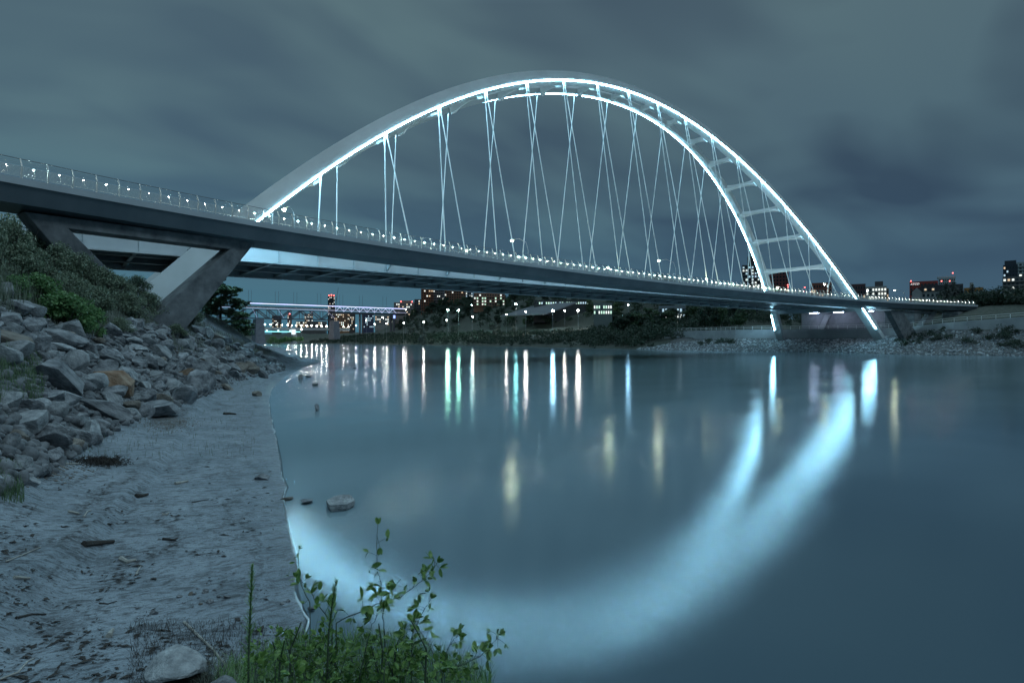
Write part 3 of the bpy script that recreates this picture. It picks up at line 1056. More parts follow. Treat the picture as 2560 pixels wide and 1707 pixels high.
MB().sweep(rg_top).build('walkway', M['asphalt'], fb)
MB().sweep(rg_wash).build('wash_light', M['led_girder'], fb)

# posts, wires, hand rail, lamps
arc = [0.0]
fine = np.linspace(-125, 117, 1500)
pp = [Vector((s, -sup_uo(s), sup_z(s))) for s in fine]
for i in range(1, len(pp)): arc.append(arc[-1] + (pp[i] - pp[i - 1]).length)
arc = np.array(arc)
POST = 1.57
s_posts = np.interp(np.arange(0, arc[-1], POST), arc, fine)


def post_mesh(mb, a, t, o_, hgt=1.38):
    p0 = a - o_ * .07 - Vector((0, 0, .06)); p1 = a + o_ * .03 + Vector((0, 0, hgt * .62)); p2 = a - o_ * .24 + Vector((0, 0, hgt))
    mb.beam(p0, p1, .07, .11, up=tuple(o_)); mb.beam(p1 - Vector((0, 0, .02)), p2, .06, .08, up=tuple(o_))


in_view = [s for s in s_posts if s > -109]
rest_mb = MB(); rest_lamp = MB()
lm_pole = MB()
for i, s in enumerate(in_view):
    a, t, o_ = sup_frame(s)
    mb = MB() if i < 96 else rest_mb
    post_mesh(mb, a, t, o_)
    if i < 96: mb.build('railing_post', M['rail'], fb)
    am, tm, om = sup_frame(s + POST * .48)
    lp = am - om * .36 + Vector((0, 0, .80))
    lb = MB() if i < 96 else rest_lamp
    lb.ball(lp, .036, 5, 4)
    if i < 96:
        lq = (i * 7919 % 97) / 97
        lb.build('rail_lamp', M['rail_lamp_dim' if lq < .5 else 'rail_lamp' if lq < .84 else 'rail_lamp_bright'], fb)
    lm_pole.tube([am - om * .10 + Vector((0, 0, .30)), lp - Vector((0, 0, .06))], .022, 4)
tag(rest_mb.build('railing_post', M['rail'], fb), kind='stuff')
tag(rest_lamp.build('rail_lamp', M['rail_lamp_dim'], fb), kind='stuff')
lm_pole.build('lamp_bracket', M['rail'], fb)


def long_wire(off_out, z, r, m, name, n=4, s0=-125, s1=117):
    pts = []
    for s in np.linspace(s0, s1, 150):
        a, t, o_ = sup_frame(s)
        pts.append(a + o_ * off_out + Vector((0, 0, z)))
    return MB().tube(pts, r, n).build(name, m, fb, smooth=True)


for k in range(9):
    z = .10 + k * .085
    long_wire(-.06 + .09 * (z / .85), z, .021, M['rail'], 'railing_wire')
for k in range(3):
    z = .95 + k * .13
    long_wire(.02 - .27 * ((z - .86) / .52), z, .008, M['rail_dark'], 'railing_wire')
long_wire(-.25, 1.39, .026, M['rail_dark'], 'hand_rail', 6)
# inner railing
mb = MB()
for s in s_posts[::2]:
    a, t, o_ = sup_frame(s)
    b_ = a - o_ * 4.65
    mb.beam(b_, b_ + Vector((0, 0, 1.15)), .06, .06, up=(1, 0, 0))
for z in (.3, .6, .9, 1.15):
    pts = []
    for s in np.linspace(-125, 117, 110):
        a, t, o_ = sup_frame(s); pts.append(a - o_ * 4.65 + Vector((0, 0, z)))
    mb.tube(pts, .02, 4)
mb.build('inner_railing', M['rail'], fb)


def plane_pt(px, py, c, nrm):
    k = Vector(P(px, py, 1.0)) - CAM
    tt = (c - CAM).dot(nrm) / k.dot(nrm)
    return CAM + k * tt


def vpier(name, s_mid, outer, hole, thick, inset, mats, label):
    """V-shaped frame pier: a slab with a triangular opening; outline read from the photo, set in the plane under the footbridge"""
    a, t, o_ = sup_frame(s_mid)
    c = a - o_ * inset
    O = [plane_pt(x, y, c, o_) for x, y in outer]
    Hh = [plane_pt(x, y, c, o_) for x, y in hole]
    back = -o_ * thick
    # front faces: three limbs (top beam, two legs) that meet at the corners
    O0, O1, O2, O3 = O            # top left, top right, foot right, foot left
    H0, H1, H2 = Hh               # hole: top left, top right, apex
    mb = MB()
    n = 7
    vs = [O0, O1, O2, O3, H0, H1, H2]
    vs = vs + [v + back for v in vs]
    fr = [(0, 1, 5, 4), (1, 2, 6, 5), (2, 3, 6), (3, 0, 4, 6)]
    fs = fr + [tuple(i + n for i in reversed(f)) for f in fr]
    for ring in ((0, 1, 2, 3), (5, 4, 6)):
        for i in range(len(ring)):
            p, q = ring[i], ring[(i + 1) % len(ring)]
            fs.append((p, q, q + n, p + n))
    mb.add(vs, fs)
    o = mb.build(name, mats, fb)
    md = o.modifiers.new('edge', 'BEVEL'); md.width = .07; md.segments = 2; md.limit_method = 'ANGLE'
    tag(o, label)
    for x in (O0.lerp(O1, .13), O0.lerp(O1, .94)):
        q = x + back * .5
        MB().box(q.x - .35, q.x + .35, q.y - .35, q.y + .35, q.z - .05, q.z + .26).build('bearing', M['black'], fb)
    return o


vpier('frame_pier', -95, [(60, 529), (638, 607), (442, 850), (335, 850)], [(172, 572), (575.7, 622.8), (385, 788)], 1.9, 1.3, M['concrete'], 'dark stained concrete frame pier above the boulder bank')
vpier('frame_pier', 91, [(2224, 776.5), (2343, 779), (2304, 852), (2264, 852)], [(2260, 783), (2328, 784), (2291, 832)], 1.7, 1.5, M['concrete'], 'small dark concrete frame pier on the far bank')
# stub pier at the far end of the footbridge
a, t, o_ = sup_frame(111.5)
q = a - o_ * 2.4
mb = MB(); mb.box(q.x - 3.2, q.x + 3.2, q.y - 2.0, q.y + 2.0, 5, q.z - 2.15); mb.build('end_pier', M['concrete'], fb)
# ------------------------------------------------------------------ foliage generators
M['leaf_dark'] = leaf_mat('dark_leaves', (.016, .034, .022), (.045, .075, .045))
M['leaf_mid'] = leaf_mat('mid_green_leaves', (.03, .065, .03), (.08, .13, .06))
M['leaf_bright'] = leaf_mat('bright_green_leaves', (.07, .17, .06), (.22, .38, .15), .3)
M['leaf_olive'] = leaf_mat('olive_leaves', (.10, .145, .10), (.30, .36, .25))
M['leaf_grey'] = leaf_mat('grey_leaves', (.10, .125, .105), (.22, .25, .21))
M['needle'] = leaf_mat('spruce_needles', (.010, .022, .018), (.028, .046, .036))
M['bark'] = mat('bark', (.05, .045, .04), (.09, .08, .07), 4, rough=.9, bump=.3)
M['bark_pale'] = mat('pale_bark', (.16, .16, .15), (.24, .24, .22), 4, rough=.9)


def leafcloud(rng, centers, radii, n, size, flat=.75, up=.3, aspect=.55):
    """n diamond leaves around clump centres"""
    k = rng.integers(0, len(centers), n)
    dirs = rng.normal(size=(n, 3)); dirs /= np.linalg.norm(dirs, axis=1)[:, None]
    rad = rng.random(n) ** .45
    p = np.asarray(centers)[k] + dirs * (rad * np.asarray(radii)[k])[:, None] * np.array([1, 1, flat])
    nrm = rng.normal(size=(n, 3)) + np.array([0, 0, up]) + dirs * .6
    nrm /= np.linalg.norm(nrm, axis=1)[:, None]
    a = np.cross(nrm, rng.normal(size=(n, 3))); a /= np.linalg.norm(a, axis=1)[:, None] + 1e-9
    b = np.cross(nrm, a)
    s = size * (.6 + .8 * rng.random(n))[:, None]
    V = np.stack([p - a * s, p + b * s * aspect + nrm * s * .12, p + a * s, p - b * s * aspect + nrm * s * .12], 1)
    return V.reshape(-1, 3)


def crown_mesh(name, seed, h, r, n, size, m, clumps=22, base=.25, shape='round'):
    rng = np.random.default_rng(seed)
    c, rr = [], []
    for i in range(clumps):
        z = base + (1 - base) * rng.random()
        if shape == 'round':
            w = math.sqrt(max(.02, 1 - ((z - (base + .55 * (1 - base))) / (.62 * (1 - base))) ** 2))
        elif shape == 'low':
            w = math.sqrt(max(.02, 1 - z * z))
        else:
            w = 1.05 - z
        ph = rng.random() * 2 * PI; q = r * w * rng.random() ** .5 * .85
        c.append((q * math.cos(ph), q * math.sin(ph), z * h * .95)); rr.append(r * (.22 + .22 * rng.random()))
    return quads_mesh(name, leafcloud(rng, c, rr, n, size), 4, m)


def spruce_mesh(name, seed, h, r, m):
    rng = np.random.default_rng(seed)
    V = []
    lv = int(h * 2.2)
    for i in range(lv):
        z = h * (.08 + .92 * i / lv)
        R = r * (1 - z / h) ** .75 * (.75 + .5 * rng.random()) + .35
        nb = max(8, int(15 * (1 - z / h) + 7))
        for k in range(nb):
            ph = 2 * PI * (k + rng.random()) / nb
            L_ = R * (.7 + .45 * rng.random())
            d = np.array([math.cos(ph), math.sin(ph), 0]); s = np.array([-math.sin(ph), math.cos(ph), 0])
            for t in np.linspace(.2, 1, 5):
                p = d * L_ * t + np.array([0, 0, z - .35 * L_ * t + .12 * L_ * t * t])
                w = L_ * .24 * (1.15 - t) + .14
                for e in (1, -1):
                    q = p + s * e * w + np.array([0, 0, -.75 * w]) + rng.normal(size=3) * .05
                    V += [p - d * L_ * .10 + [0, 0, .1], p + s * e * w * .5 - d * .05 * L_, q, p + d * L_ * .10 - [0, 0, .22]]
    return quads_mesh(name, np.array(V), 4, m)


def trunk_mesh(name, seed, h, r, m, limbs=6, spread=1.6):
    rnd = random.Random(seed)
    mb = MB()
    pts = [Vector((rnd.uniform(-.1, .1) * k, rnd.uniform(-.1, .1) * k, h * .8 * k / 5)) for k in range(6)]
    mb.tube(pts, [r * (1 - .15 * k) for k in range(6)], 6)
    for i in range(limbs):
        z = h * (.3 + .45 * rnd.random()); ph = rnd.random() * 2 * PI; L_ = spread * (.6 + .6 * rnd.random())
        a = Vector((0, 0, z)); b = a + Vector((math.cos(ph) * L_ * .5, math.sin(ph) * L_ * .5, L_ * .45)); c = b + Vector((math.cos(ph) * L_ * .4, math.sin(ph) * L_ * .4, L_ * .55))
        mb.tube([a, b, c], [r * .45, r * .3, r * .12], 5)
    return mb.mesh(name, m)


class Kind:
    """a plant kind: an Empty with its part meshes, stamped many times"""
    def __init__(self, parts): self.parts = parts

    def put(self, name, loc, label, cat, group=None, sc_=1.0, rot=None, sz=None):
        t = thing(name, label, cat, loc, group, RNG.random() * 6.28 if rot is None else rot)
        t.scale = (sc_, sc_, sz or sc_)
        for nm, me in self.parts:
            o = bpy.data.objects.new(nm, me); link(o, t)
        return t


K_tree = [Kind([('crown', crown_mesh('tree_crown', 100 + i, 9, 3.6, 1500, .42, M['leaf_mid' if i % 2 else 'leaf_dark'], 26, .22)),
                ('trunk', trunk_mesh('tree_trunk', 200 + i, 9, .22, M['bark'], 7, 3))]) for i in range(4)]
K_lit = [Kind([('crown', crown_mesh('pale_tree_crown', 140 + i, 8, 3.3, 1300, .38, M['leaf_grey'], 26, .2)),
               ('trunk', trunk_mesh('pale_tree_trunk', 240 + i, 8, .2, M['bark_pale'], 8, 3))]) for i in range(2)]
K_spruce = [Kind([('crown', spruce_mesh('spruce_crown', 300 + i, 12, 3.9, M['needle'])),
                  ('trunk', trunk_mesh('spruce_trunk', 310 + i, 12, .2, M['bark'], 0))]) for i in range(2)]


# ------------------------------------------------------------------ lamps
def street_lamp(px, py, d, label, m='lamp_far', r=.34, group=None, pole=None, arm=0.0, name='street_lamp', base=None, power=None):
    c = P(px, py, d)
    if base is None:
        zb = gz(c.x + arm, c.y)
        if zb < 0: zb = 0.0
        base = Vector((c.x + arm, c.y, min(zb, c.z - 2.5)))
    t = thing(name, label, 'street lamp', base, group)
    top = Vector((base.x, base.y, c.z - .25))
    pr = max(.06, r * .2)
    pts = [base, base.lerp(top, .65), base.lerp(top, .9) + (c - top) * .12, base.lerp(top, 1.0) + (c - top) * .55 + Vector((0, 0, .2)), c + Vector((0, 0, r * .7))]
    MB().tube(pts, [pr, pr * .8, pr * .7, pr * .6, pr * .5], 6).build('pole', M['lamp_pole'], t)
    MB().ball(c, r, 8, 6, .7).build('lamp_head', M[m], t, smooth=True)
    return t


def lamp_u(px, py, y, label, yb, group=None, r=.22, m='lamp', back=0.0):
    c = PU(px, py, y)
    base = Vector((c.x + back, yb, DZ + .05))
    return street_lamp(px, py, pix(c)[2], label, m, r, group, base=base)


lamp_u(710, 525, -4.2, 'tall curved street lamp glaring beside the foot of the near arch', -8.7)
lamp_u(1280, 602, -4.2, 'tall curved street lamp on the deck under the crown of the arch', -8.7)
lamp_u(1647, 652, -4.2, 'tall curved street lamp on the deck below the far shoulder of the arch', -8.7)
lamp_u(1167, 627, -9.9, 'short lamp by the third hanger pair of the road deck', -9.5, r=.15, back=-.8)
lamp_u(1520, 669, -9.9, 'short lamp by the railing halfway along the road deck', -9.5, r=.15, back=-.8)
lamp_u(1767, 698, -9.9, 'short lamp at the railing just before the far arch leg', -9.5, r=.15, back=-.8)
lamp_u(1944, 719, -9.9, 'short lamp at the railing between the two far arch legs', -9.5, r=.15, back=-.8)
street_lamp(2061, 711, 190, 'tall curved lamp over the road between the two far arch legs', 'lamp', .2, base=P(2082, 738, 190))
street_lamp(2237, 726, 215, 'tall curved lamp standing alone on the far approach road', 'lamp', .26, base=P(2262, 750, 215))
LRT = 'lamps along the low rail bridge'
# hillside lamps on the far bank
for px, py, d, lab, m, r in [
    (1119.8, 775, 480, 'big green-tinged lamp on the wooded slope, the one nearer the truss bridge', 'lamp_green', .6),
    (1146.4, 775.7, 480, 'big white-green lamp on the wooded slope, the one nearer the arch', 'lamp_green', .55),
    (1382, 777, 400, 'big blue-tinged lamp before the grey-roofed hall', 'lamp_blue', .5),
    (1411.9, 776.5, 400, 'smaller white lamp between the two big lamps at the grey-roofed hall', 'lamp_far', .3),
    (1445.3, 776, 400, 'big white lamp at the end of the grey-roofed hall', 'lamp_far', .52),
    (1314.3, 779.3, 415, 'white lamp at the near corner of the grey-roofed hall', 'lamp_far', .42),
    (1266, 785.7, 425, 'lone lamp by the lower road between two round trees', 'lamp_far', .3),
    (1181.7, 791.7, 440, 'small lamp on a tall bent pole below the pair of green lamps', 'lamp_far', .28),
    (1116.7, 800, 450, 'small lamp on a thin pole under the greener big lamp', 'lamp_far', .24),
    (1289.8, 760, 430, 'teal lamp on the dark hillside above the hall', 'lamp_teal', .42),
    (1179.8, 763, 470, 'small teal lamp high on the wooded slope', 'lamp_teal', .3),
    (1059, 805, 470, 'lone lamp on a pole among pale bushes of the river road', 'lamp_far', .32),
    (1009, 807, 490, 'river road lamp just east of the truss bridge end', 'lamp_far', .30),
    (966.5, 809, 510, 'river road lamp under the last white span of the truss bridge', 'lamp_far', .30),
    (937, 811, 530, 'river road lamp below the blue-lit pier', 'lamp_far', .28),
    (890, 814, 560, 'lamp at the bank end of the low rail bridge', 'lamp_far', .28),
    (916, 801, 560, 'lamp on the slope under the blue-lit pier', 'lamp_far', .24),
    (958, 794, 550, 'lamp on a tall pole below the truss bridge end', 'lamp_far', .24),
    (1014, 773, 600, 'lamp at the top of the slope beside the truss bridge end', 'lamp_far', .34),
    (1570.7, 762, 330, 'cool lamp half hidden in the dark trees under the bridge', 'lamp_blue', .24),
    (1786, 778, 265, 'tiny lamp in the trees beside the far arch leg', 'lamp_far', .14),
    (2169, 727, 420, 'white lamp in front of the pale apartment slab', 'lamp_far', .3),
]:
    street_lamp(px, py, d, lab, m, r * 1.35)

# ------------------------------------------------------------------ old truss bridge upstream
TY = 565.0


def TU(px, py): return PU(px, py, TY)


tb = thing('truss_bridge', 'old black steel truss bridge on tall piers with white light lines along its deck', 'truss bridge', (60, TY, 0))
xl = -120; xr = TU(1012, 775).x; xm = TU(835, 780).x
zt = TU(700, 762).z; zb = TU(700, 797).z
g = MB(); g.box(xl, xr, TY - 5, TY + 5, zt - 3.6, zt - 2.6); g.box(xl, xr, TY - 5.2, TY - 4.9, zt + 1.2, zt + 1.45); g.box(xl, xr, TY - 5.2, TY - 4.9, zt - 6.2, zt - 5.6); g.build('deck', M['truss'], tb)
for z, h in ((zt + .3, .55), (zt - 4.6, .28)):
    MB().box(xl, xr, TY - 5.42, TY - 5.25, z - h / 2, z + h / 2).build('light_strip', emit('truss_light', (.58, .60, 1.0), 2.6 if h > .4 else .8), tb)
step = 11.6
k0 = xl
i = 0
while k0 < xm - 2:
    g = MB()
    x0, x1 = k0, min(k0 + step, xm)
    for y in (TY - 4.5, TY + 4.5):
        g.beam((x0, y, zb), (x0, y, zt - 5.8), .5, .5, up=(1, 0, 0))
        a, b2 = ((x0, y, zt - 5.9), (x1, y, zb)) if i % 4 in (0, 1) else ((x0, y, zb), (x1, y, zt - 5.9))
        g.beam(a, b2, .9, .9, up=(0, 1, 0))
        g.beam((x0, y, zb), (x1, y, zb), .8, .9)
    g.beam((x0, TY - 4.5, zb), (x0, TY + 4.5, zb), .5, .5)
    g.build('truss_panel', M['truss'], tb)
    k0 += step; i += 1
# diagonals washed by small lights
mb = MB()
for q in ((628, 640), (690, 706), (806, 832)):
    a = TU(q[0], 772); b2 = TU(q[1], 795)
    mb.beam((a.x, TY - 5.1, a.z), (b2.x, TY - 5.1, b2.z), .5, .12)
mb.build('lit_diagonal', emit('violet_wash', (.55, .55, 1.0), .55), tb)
# the white lattice of the last span
k0 = xm
while k0 < TU(980, 776).x - 3:
    g = MB(); x1 = k0 + 9.5
    for y in (TY - 5.3,):
        g.beam((k0, y, zt - 5.5), (k0 + 4.75, y, zt - .6), .5, .3, up=(0, 1, 0)); g.beam((k0 + 4.75, y, zt - .6), (x1, y, zt - 5.5), .5, .3, up=(0, 1, 0))
        g.beam((k0, y, zt - 5.6), (k0, y, zt - .5), .35, .3, up=(0, 1, 0))
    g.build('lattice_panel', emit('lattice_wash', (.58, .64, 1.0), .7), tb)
    k0 = x1
g = MB(); g.box(xm, xr, TY - 4.5, TY + 4.5, zt - 7.6, zt - 6.3); g.build('last_span_girder', M['truss'], tb)
for px, w in ((646, 4.2), (836, 3.4)):
    x = TU(px, 800).x
    g = MB()
    g.sweep([[(x - w * q, TY - 7 * q, z), (x + w * q, TY - 7 * q, z), (x + w * q, TY + 7 * q, z), (x - w * q, TY + 7 * q, z)] for z, q in ((-2, 1.25), (6, 1.12), (zb - 1, .92))])
    g.build('pier', M['pier_old'], tb)
for px, cm in ((903, 'truss'), (981, 'truss')):
    x = TU(px, 800).x
    g = MB()
    for y in (-4, 4):
        g.beam((x, TY + y, 4), (x, TY + y, zt - 7.7), 1.6, 1.6, up=(1, 0, 0))
    g.build('steel_tower', M['truss'], tb)
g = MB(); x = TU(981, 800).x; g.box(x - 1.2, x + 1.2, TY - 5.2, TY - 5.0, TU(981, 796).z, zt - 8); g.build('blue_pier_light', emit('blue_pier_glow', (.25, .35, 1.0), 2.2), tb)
for px in (622, 629, 689, 697, 735, 743, 794, 803, 850, 858, 899, 907, 958, 967):
    x = TU(px, 760).x
    MB().tube([(x, TY + 1, zt + 1), (x, TY + 1, zt + 14.5)], .12, 5).build('catenary_pole', M['truss'], tb)

# low rail bridge just beyond, with a row of lamps and a lit hanging walkway
RY = 610.0
def RU(px, py): return PU(px, py, RY)
rb = thing('rail_bridge', 'low pale concrete rail bridge beyond the truss bridge, with a turquoise lit walkway slung below', 'rail bridge', (60, RY, 0))
ra, rz = RU(590, 818), RU(872, 822)
g = MB(); g.box(-140, rz.x, RY - 4, RY + 4, ra.z - 2.6, ra.z + .2); g.build('deck', M['concrete_pale'], rb)
wz = RU(680, 829).z
g = MB(); g.box(-140, RU(747, 829).x, RY - 5.2, RY - 2.2, wz - .5, wz); g.build('walkway', M['concrete_pale'], rb)
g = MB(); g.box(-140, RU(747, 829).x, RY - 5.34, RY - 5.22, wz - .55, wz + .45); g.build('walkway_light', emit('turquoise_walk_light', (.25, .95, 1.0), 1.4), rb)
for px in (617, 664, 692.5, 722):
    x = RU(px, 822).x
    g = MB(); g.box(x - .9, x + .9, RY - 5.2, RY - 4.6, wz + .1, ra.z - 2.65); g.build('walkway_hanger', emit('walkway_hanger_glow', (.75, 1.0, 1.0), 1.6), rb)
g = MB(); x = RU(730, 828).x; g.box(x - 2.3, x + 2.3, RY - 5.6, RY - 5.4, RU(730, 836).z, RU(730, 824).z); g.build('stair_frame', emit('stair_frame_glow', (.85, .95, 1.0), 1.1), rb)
for px in (735, 560):
    x = RU(px, 830).x
    g = MB(); g.box(x - 2.5, x + 2.5, RY - 3, RY + 3, -2, ra.z - 2.7); g.build('pier', M['concrete_pale'], rb)
for i, (px, rr) in enumerate([(616, .22), (631, .62), (662.5, .52), (676.8, .52), (691.5, .18), (705, .2), (719.6, .5), (729, .2), (740, .36), (753, .5), (766.5, .52), (779, .54), (791.7, .52), (804, .56), (816.5, .54), (838, .46), (847.5, .46), (859, .34), (870, .24)]):
    py = 809.5 + (px - 616) * .03
    c = RU(px, py)
    d = pix(c)[2]
    big = rr > .3
    street_lamp(px, py, d, 'bright warm-white lamp in the row along the low rail bridge' if big else 'faint small lamp in the row along the low rail bridge', 'lamp_far', rr * 1.05,
                LRT if big else 'faint ' + LRT, base=Vector((c.x, RY, ra.z + .2)))
street_lamp(753.5, 823.5, 640, 'single low white lamp at the end of the turquoise walkway', 'lamp_far', .5)

# ------------------------------------------------------------------ buildings
BM = {}


def wallm(c, rough=.85):
    k = tuple(c)
    if k not in BM:
        BM[k] = mat('facade_%s' % ('red' if c[0] > c[2] * 2 else 'pale' if c[1] > .3 else 'dull'), c, tuple(v * .8 for v in c), .3, rough=rough)
    return BM[k]


def building(name, label, px0, px1, ytop, d, wall, cols, lit=.3, lits=('win_warm', 'win_white'), fh=3.3, thick=16, turn=0.0, slab=None, roof=None, beacons=(), cat='building', maxrows=9, ww=.55, rows=None, crown=None, dark=True):
    """a block facing the river: wall, floor slabs or balconies, windows one by one"""
    rnd = random.Random(label)
    a = P(px0, ytop, d); b2 = P(px1, ytop, d)
    c = (a + b2) / 2
    w = (b2 - a).length
    ztop = a.z
    zb_ = max(0.5, min(gz(c.x, c.y) - 3, ztop - 5))
    rotz = -math.atan2((c - CAM).dot(RT), (c - CAM).dot(FW)) * 1.0 - YAW + turn
    t = thing(name, label, cat, (c.x, c.y, zb_), None, rotz)
    H = ztop - zb_
    ww_ = w / max(.5, math.cos(turn))

    def part(nm, mb, m, par=t):
        return mb.build(nm, m, par, world=False)
    part('wall', MB().box(-ww_ / 2, ww_ / 2, 0, thick, 0, H), wallm(wall))
    n = rows or max(1, min(maxrows, int((H - 1) / fh)))
    fl = [H - 1.0 - (i + 1) * fh + .8 for i in range(n)]
    fl = [z for z in fl if z > 0]
    if slab:
        for z in fl:
            part('balcony', MB().box(-ww_ / 2 - .3, ww_ / 2 + .3, -1.3, -.02, z - 1.0, z - .25), wallm(slab))
    meshes = {}
    cw = ww_ / cols
    for k in ('win_warm', 'win_white', 'win_cool', 'win_green', 'win_dark'):
        meshes[k] = MB().box(-cw * ww / 2, cw * ww / 2, -.10, -.03, 0, fh * .52).mesh('window', M[k])
    for z in fl:
        for j in range(cols):
            if rnd.random() < lit: k = rnd.choice(lits)
            elif dark: k = 'win_dark'
            else: continue
            o = bpy.data.objects.new('window', meshes[k]); link(o, t); o.location = (-ww_ / 2 + (j + .5) * cw, 0, z)
    if roof:
        part('roof', MB().box(-ww_ / 2 - .4, ww_ / 2 + .4, -.5, thick + .4, H + .01, H + roof), wallm((.06, .06, .065)))
    if crown:
        cw0, cw1, ch, cc = crown
        part('penthouse', MB().box(-ww_ / 2 + ww_ * cw0, -ww_ / 2 + ww_ * cw1, 2, thick - 2, H + .02, H + ch), wallm(cc))
    for bx, bz in beacons:
        part('red_beacon', MB().ball((-ww_ / 2 + bx * ww_, -.6, H + bz), max(.28, d * .0009), 6, 5), M['red_light'])
    return t


W_ = ('win_warm', 'win_white')
# under the bridge, behind the truss bridge
building('tower_block', 'dark tower with red crown lights rising behind the truss bridge', 820, 837, 741, 1250, (.03, .035, .045), 5, .28, ('win_white', 'win_warm'), beacons=((.15, 2), (.5, 3), (.85, 2)), maxrows=14, crown=(.05, .95, 4, (.25, .24, .24)))
building('apartment_block', 'orange-brown apartment slab with many warm windows behind the low bridge', 836, 872, 783, 980, (.30, .15, .08), 9, .45, W_, maxrows=9)
building('apartment_block', 'narrow dark apartment tower beside the orange-brown slab', 872, 888, 785, 1000, (.10, .09, .09), 5, .4, W_, maxrows=9)
building('apartment_block', 'dim apartment block low behind the lower chord of the truss bridge', 681, 703, 789, 980, (.09, .08, .08), 6, .35, W_, maxrows=7)
building('apartment_block', 'slim block with a red crown seen through the truss, nearer the black pier', 719, 729, 786, 1050, (.22, .08, .07), 3, .35, W_, beacons=((.5, 1),), maxrows=7)
building('apartment_block', 'pale block with a red roof lamp seen through the middle of the truss', 762, 782, 784, 1050, (.28, .27, .26), 5, .55, ('win_white', 'win_warm'), beacons=((.8, 2),), maxrows=8)
building('apartment_block', 'long low block of warm windows behind the row of lamps', 742, 815, 803, 1000, (.12, .11, .11), 14, .4, W_, maxrows=4)
building('apartment_block', 'blue-lit block beside the dark steel tower of the truss bridge', 909, 934, 786, 900, (.06, .07, .14), 7, .35, ('win_cool',), maxrows=6)
building('apartment_block', 'low pale building under the white lattice span', 938, 982, 788, 820, (.25, .25, .25), 9, .3, W_, maxrows=4)
# on the hill
building('apartment_block', 'pale mid-rise with red roof lamps at the end of the truss bridge', 985, 1035, 756, 760, (.24, .20, .19), 10, .28, W_, beacons=((.35, 1.2), (.9, 1.0)), maxrows=5, crown=(.3, .9, 2.5, (.3, .18, .15)))
building('apartment_block', 'small grey block between the mid-rise and the orange tower', 1036, 1055, 748, 780, (.16, .16, .17), 4, .15, W_, maxrows=4)
building('apartment_block', 'orange brick tower with white windows, topmost on the wooded hill', 1053, 1083, 716, 760, (.33, .12, .06), 5, .16, ('win_white', 'win_warm'), slab=(.25, .10, .06), maxrows=11)
building('apartment_block', 'grey balcony tower joined to the orange brick tower', 1083, 1110, 717, 768, (.22, .17, .17), 6, .10, ('win_white',), slab=(.33, .27, .27), maxrows=11)
building('apartment_block', 'wide light orange brick block right of the balcony tower', 1111, 1164, 720, 775, (.40, .16, .09), 9, .07, W_, slab=(.36, .2, .14), maxrows=9)
building('apartment_block', 'narrow bluish block at the end of the orange brick row', 1164, 1182, 723, 780, (.18, .20, .24), 4, .35, ('win_cool', 'win_white'), slab=(.3, .32, .36), maxrows=8)
building('office_block', 'wide low block with orange bands under the dark deck edge', 1184, 1262, 732, 640, (.30, .14, .09), 12, .45, ('win_green', 'win_white'), slab=(.42, .22, .16), maxrows=4)
# hall with a big plain grey roof
hl = building('hall', 'long grey-roofed hall with a band of lit windows behind the blue-tinged lamp', 1335, 1472, 750, 470, (.045, .05, .055), 24, .8, ('win_cool', 'win_green'), maxrows=1, thick=20, fh=3.0)
q = [P(1296, 784, 436), P(1472, 784, 430), P(1472, 757, 464), P(1335, 757, 468)]
mb = MB(); mb.prism(q, (0, 0, -.8)); mb.build('roof', mat('hall_roof', (.09, .095, .11), (.13, .135, .15), .1, rough=.7), hl)
building('office_block', 'low block with green-white windows half hidden in dark trees', 1484, 1530, 757, 360, (.16, .18, .17), 8, .75, ('win_green', 'win_white'), maxrows=2)
building('office_block', 'low building glowing cool white through the trees under the deck', 1648, 1712, 764, 330, (.20, .22, .24), 9, .75, ('win_cool', 'win_white'), maxrows=3)
# downtown above the deck on the north bank
building('tower_block', 'dark glass tower with bright floor bands behind the far arch leg', 1857, 1906, 662, 620, (.03, .035, .045), 7, .45, ('win_white', 'win_cool'), slab=(.11, .12, .13), maxrows=12, crown=(.25, .7, 9, (.03, .035, .045)))
building('tower_block', 'plain red-brown tower between the far arch legs', 1926, 1969, 677, 560, (.16, .045, .04), 6, .05, ('win_warm',), maxrows=12, beacons=((.96, -14), (.98, -16)))
building('office_block', 'low orange-lit brick building behind the tall lamp at the arch leg', 2030, 2076, 707, 430, (.28, .09, .06), 8, .25, W_, beacons=((-.3, -3), (-.36, -6)), maxrows=4)
building('apartment_block', 'dark maroon block just past the far arch foot', 2127, 2161, 710, 420, (.12, .055, .06), 6, .12, ('win_warm', 'win_cool'), maxrows=6)
building('apartment_block', 'pale apartment slab with bright stair windows behind the footbridge', 2162, 2212, 716, 460, (.36, .37, .36), 8, .5, ('win_white',), maxrows=7, slab=(.4, .41, .4), crown=(.5, .85, 4, (.1, .1, .11)))
building('apartment_block', 'narrow brown wing with warm balconies beside the pale slab', 2212, 2221, 721, 470, (.3, .2, .14), 2, .6, ('win_warm',), maxrows=7)
at = building('office_block', 'red corporate block with white lettering on its top edge', 2280, 2338, 703, 430, (.33, .06, .05), 8, .06, ('win_warm',), maxrows=7, beacons=((.05, .5), (1.12, -.6), (1.4, -.8)))
fc = bpy.data.curves.new('lettering', 'FONT'); fc.body = 'ATCO'; fc.size = 1.0; fc.extrude = .04; fc.shear = .25
fo = bpy.data.objects.new('lettering_tmp', fc); COL.objects.link(fo)
bpy.context.view_layer.update()
tm = bpy.data.meshes.new_from_object(fo.evaluated_get(bpy.context.evaluated_depsgraph_get()))
bpy.data.objects.remove(fo)
tm.materials.clear(); tm.materials.append(emit('sign_white', (1, 1, 1), .9))
so = bpy.data.objects.new('lettering', tm); link(so, at)
so.rotation_euler = (PI / 2, 0, 0)
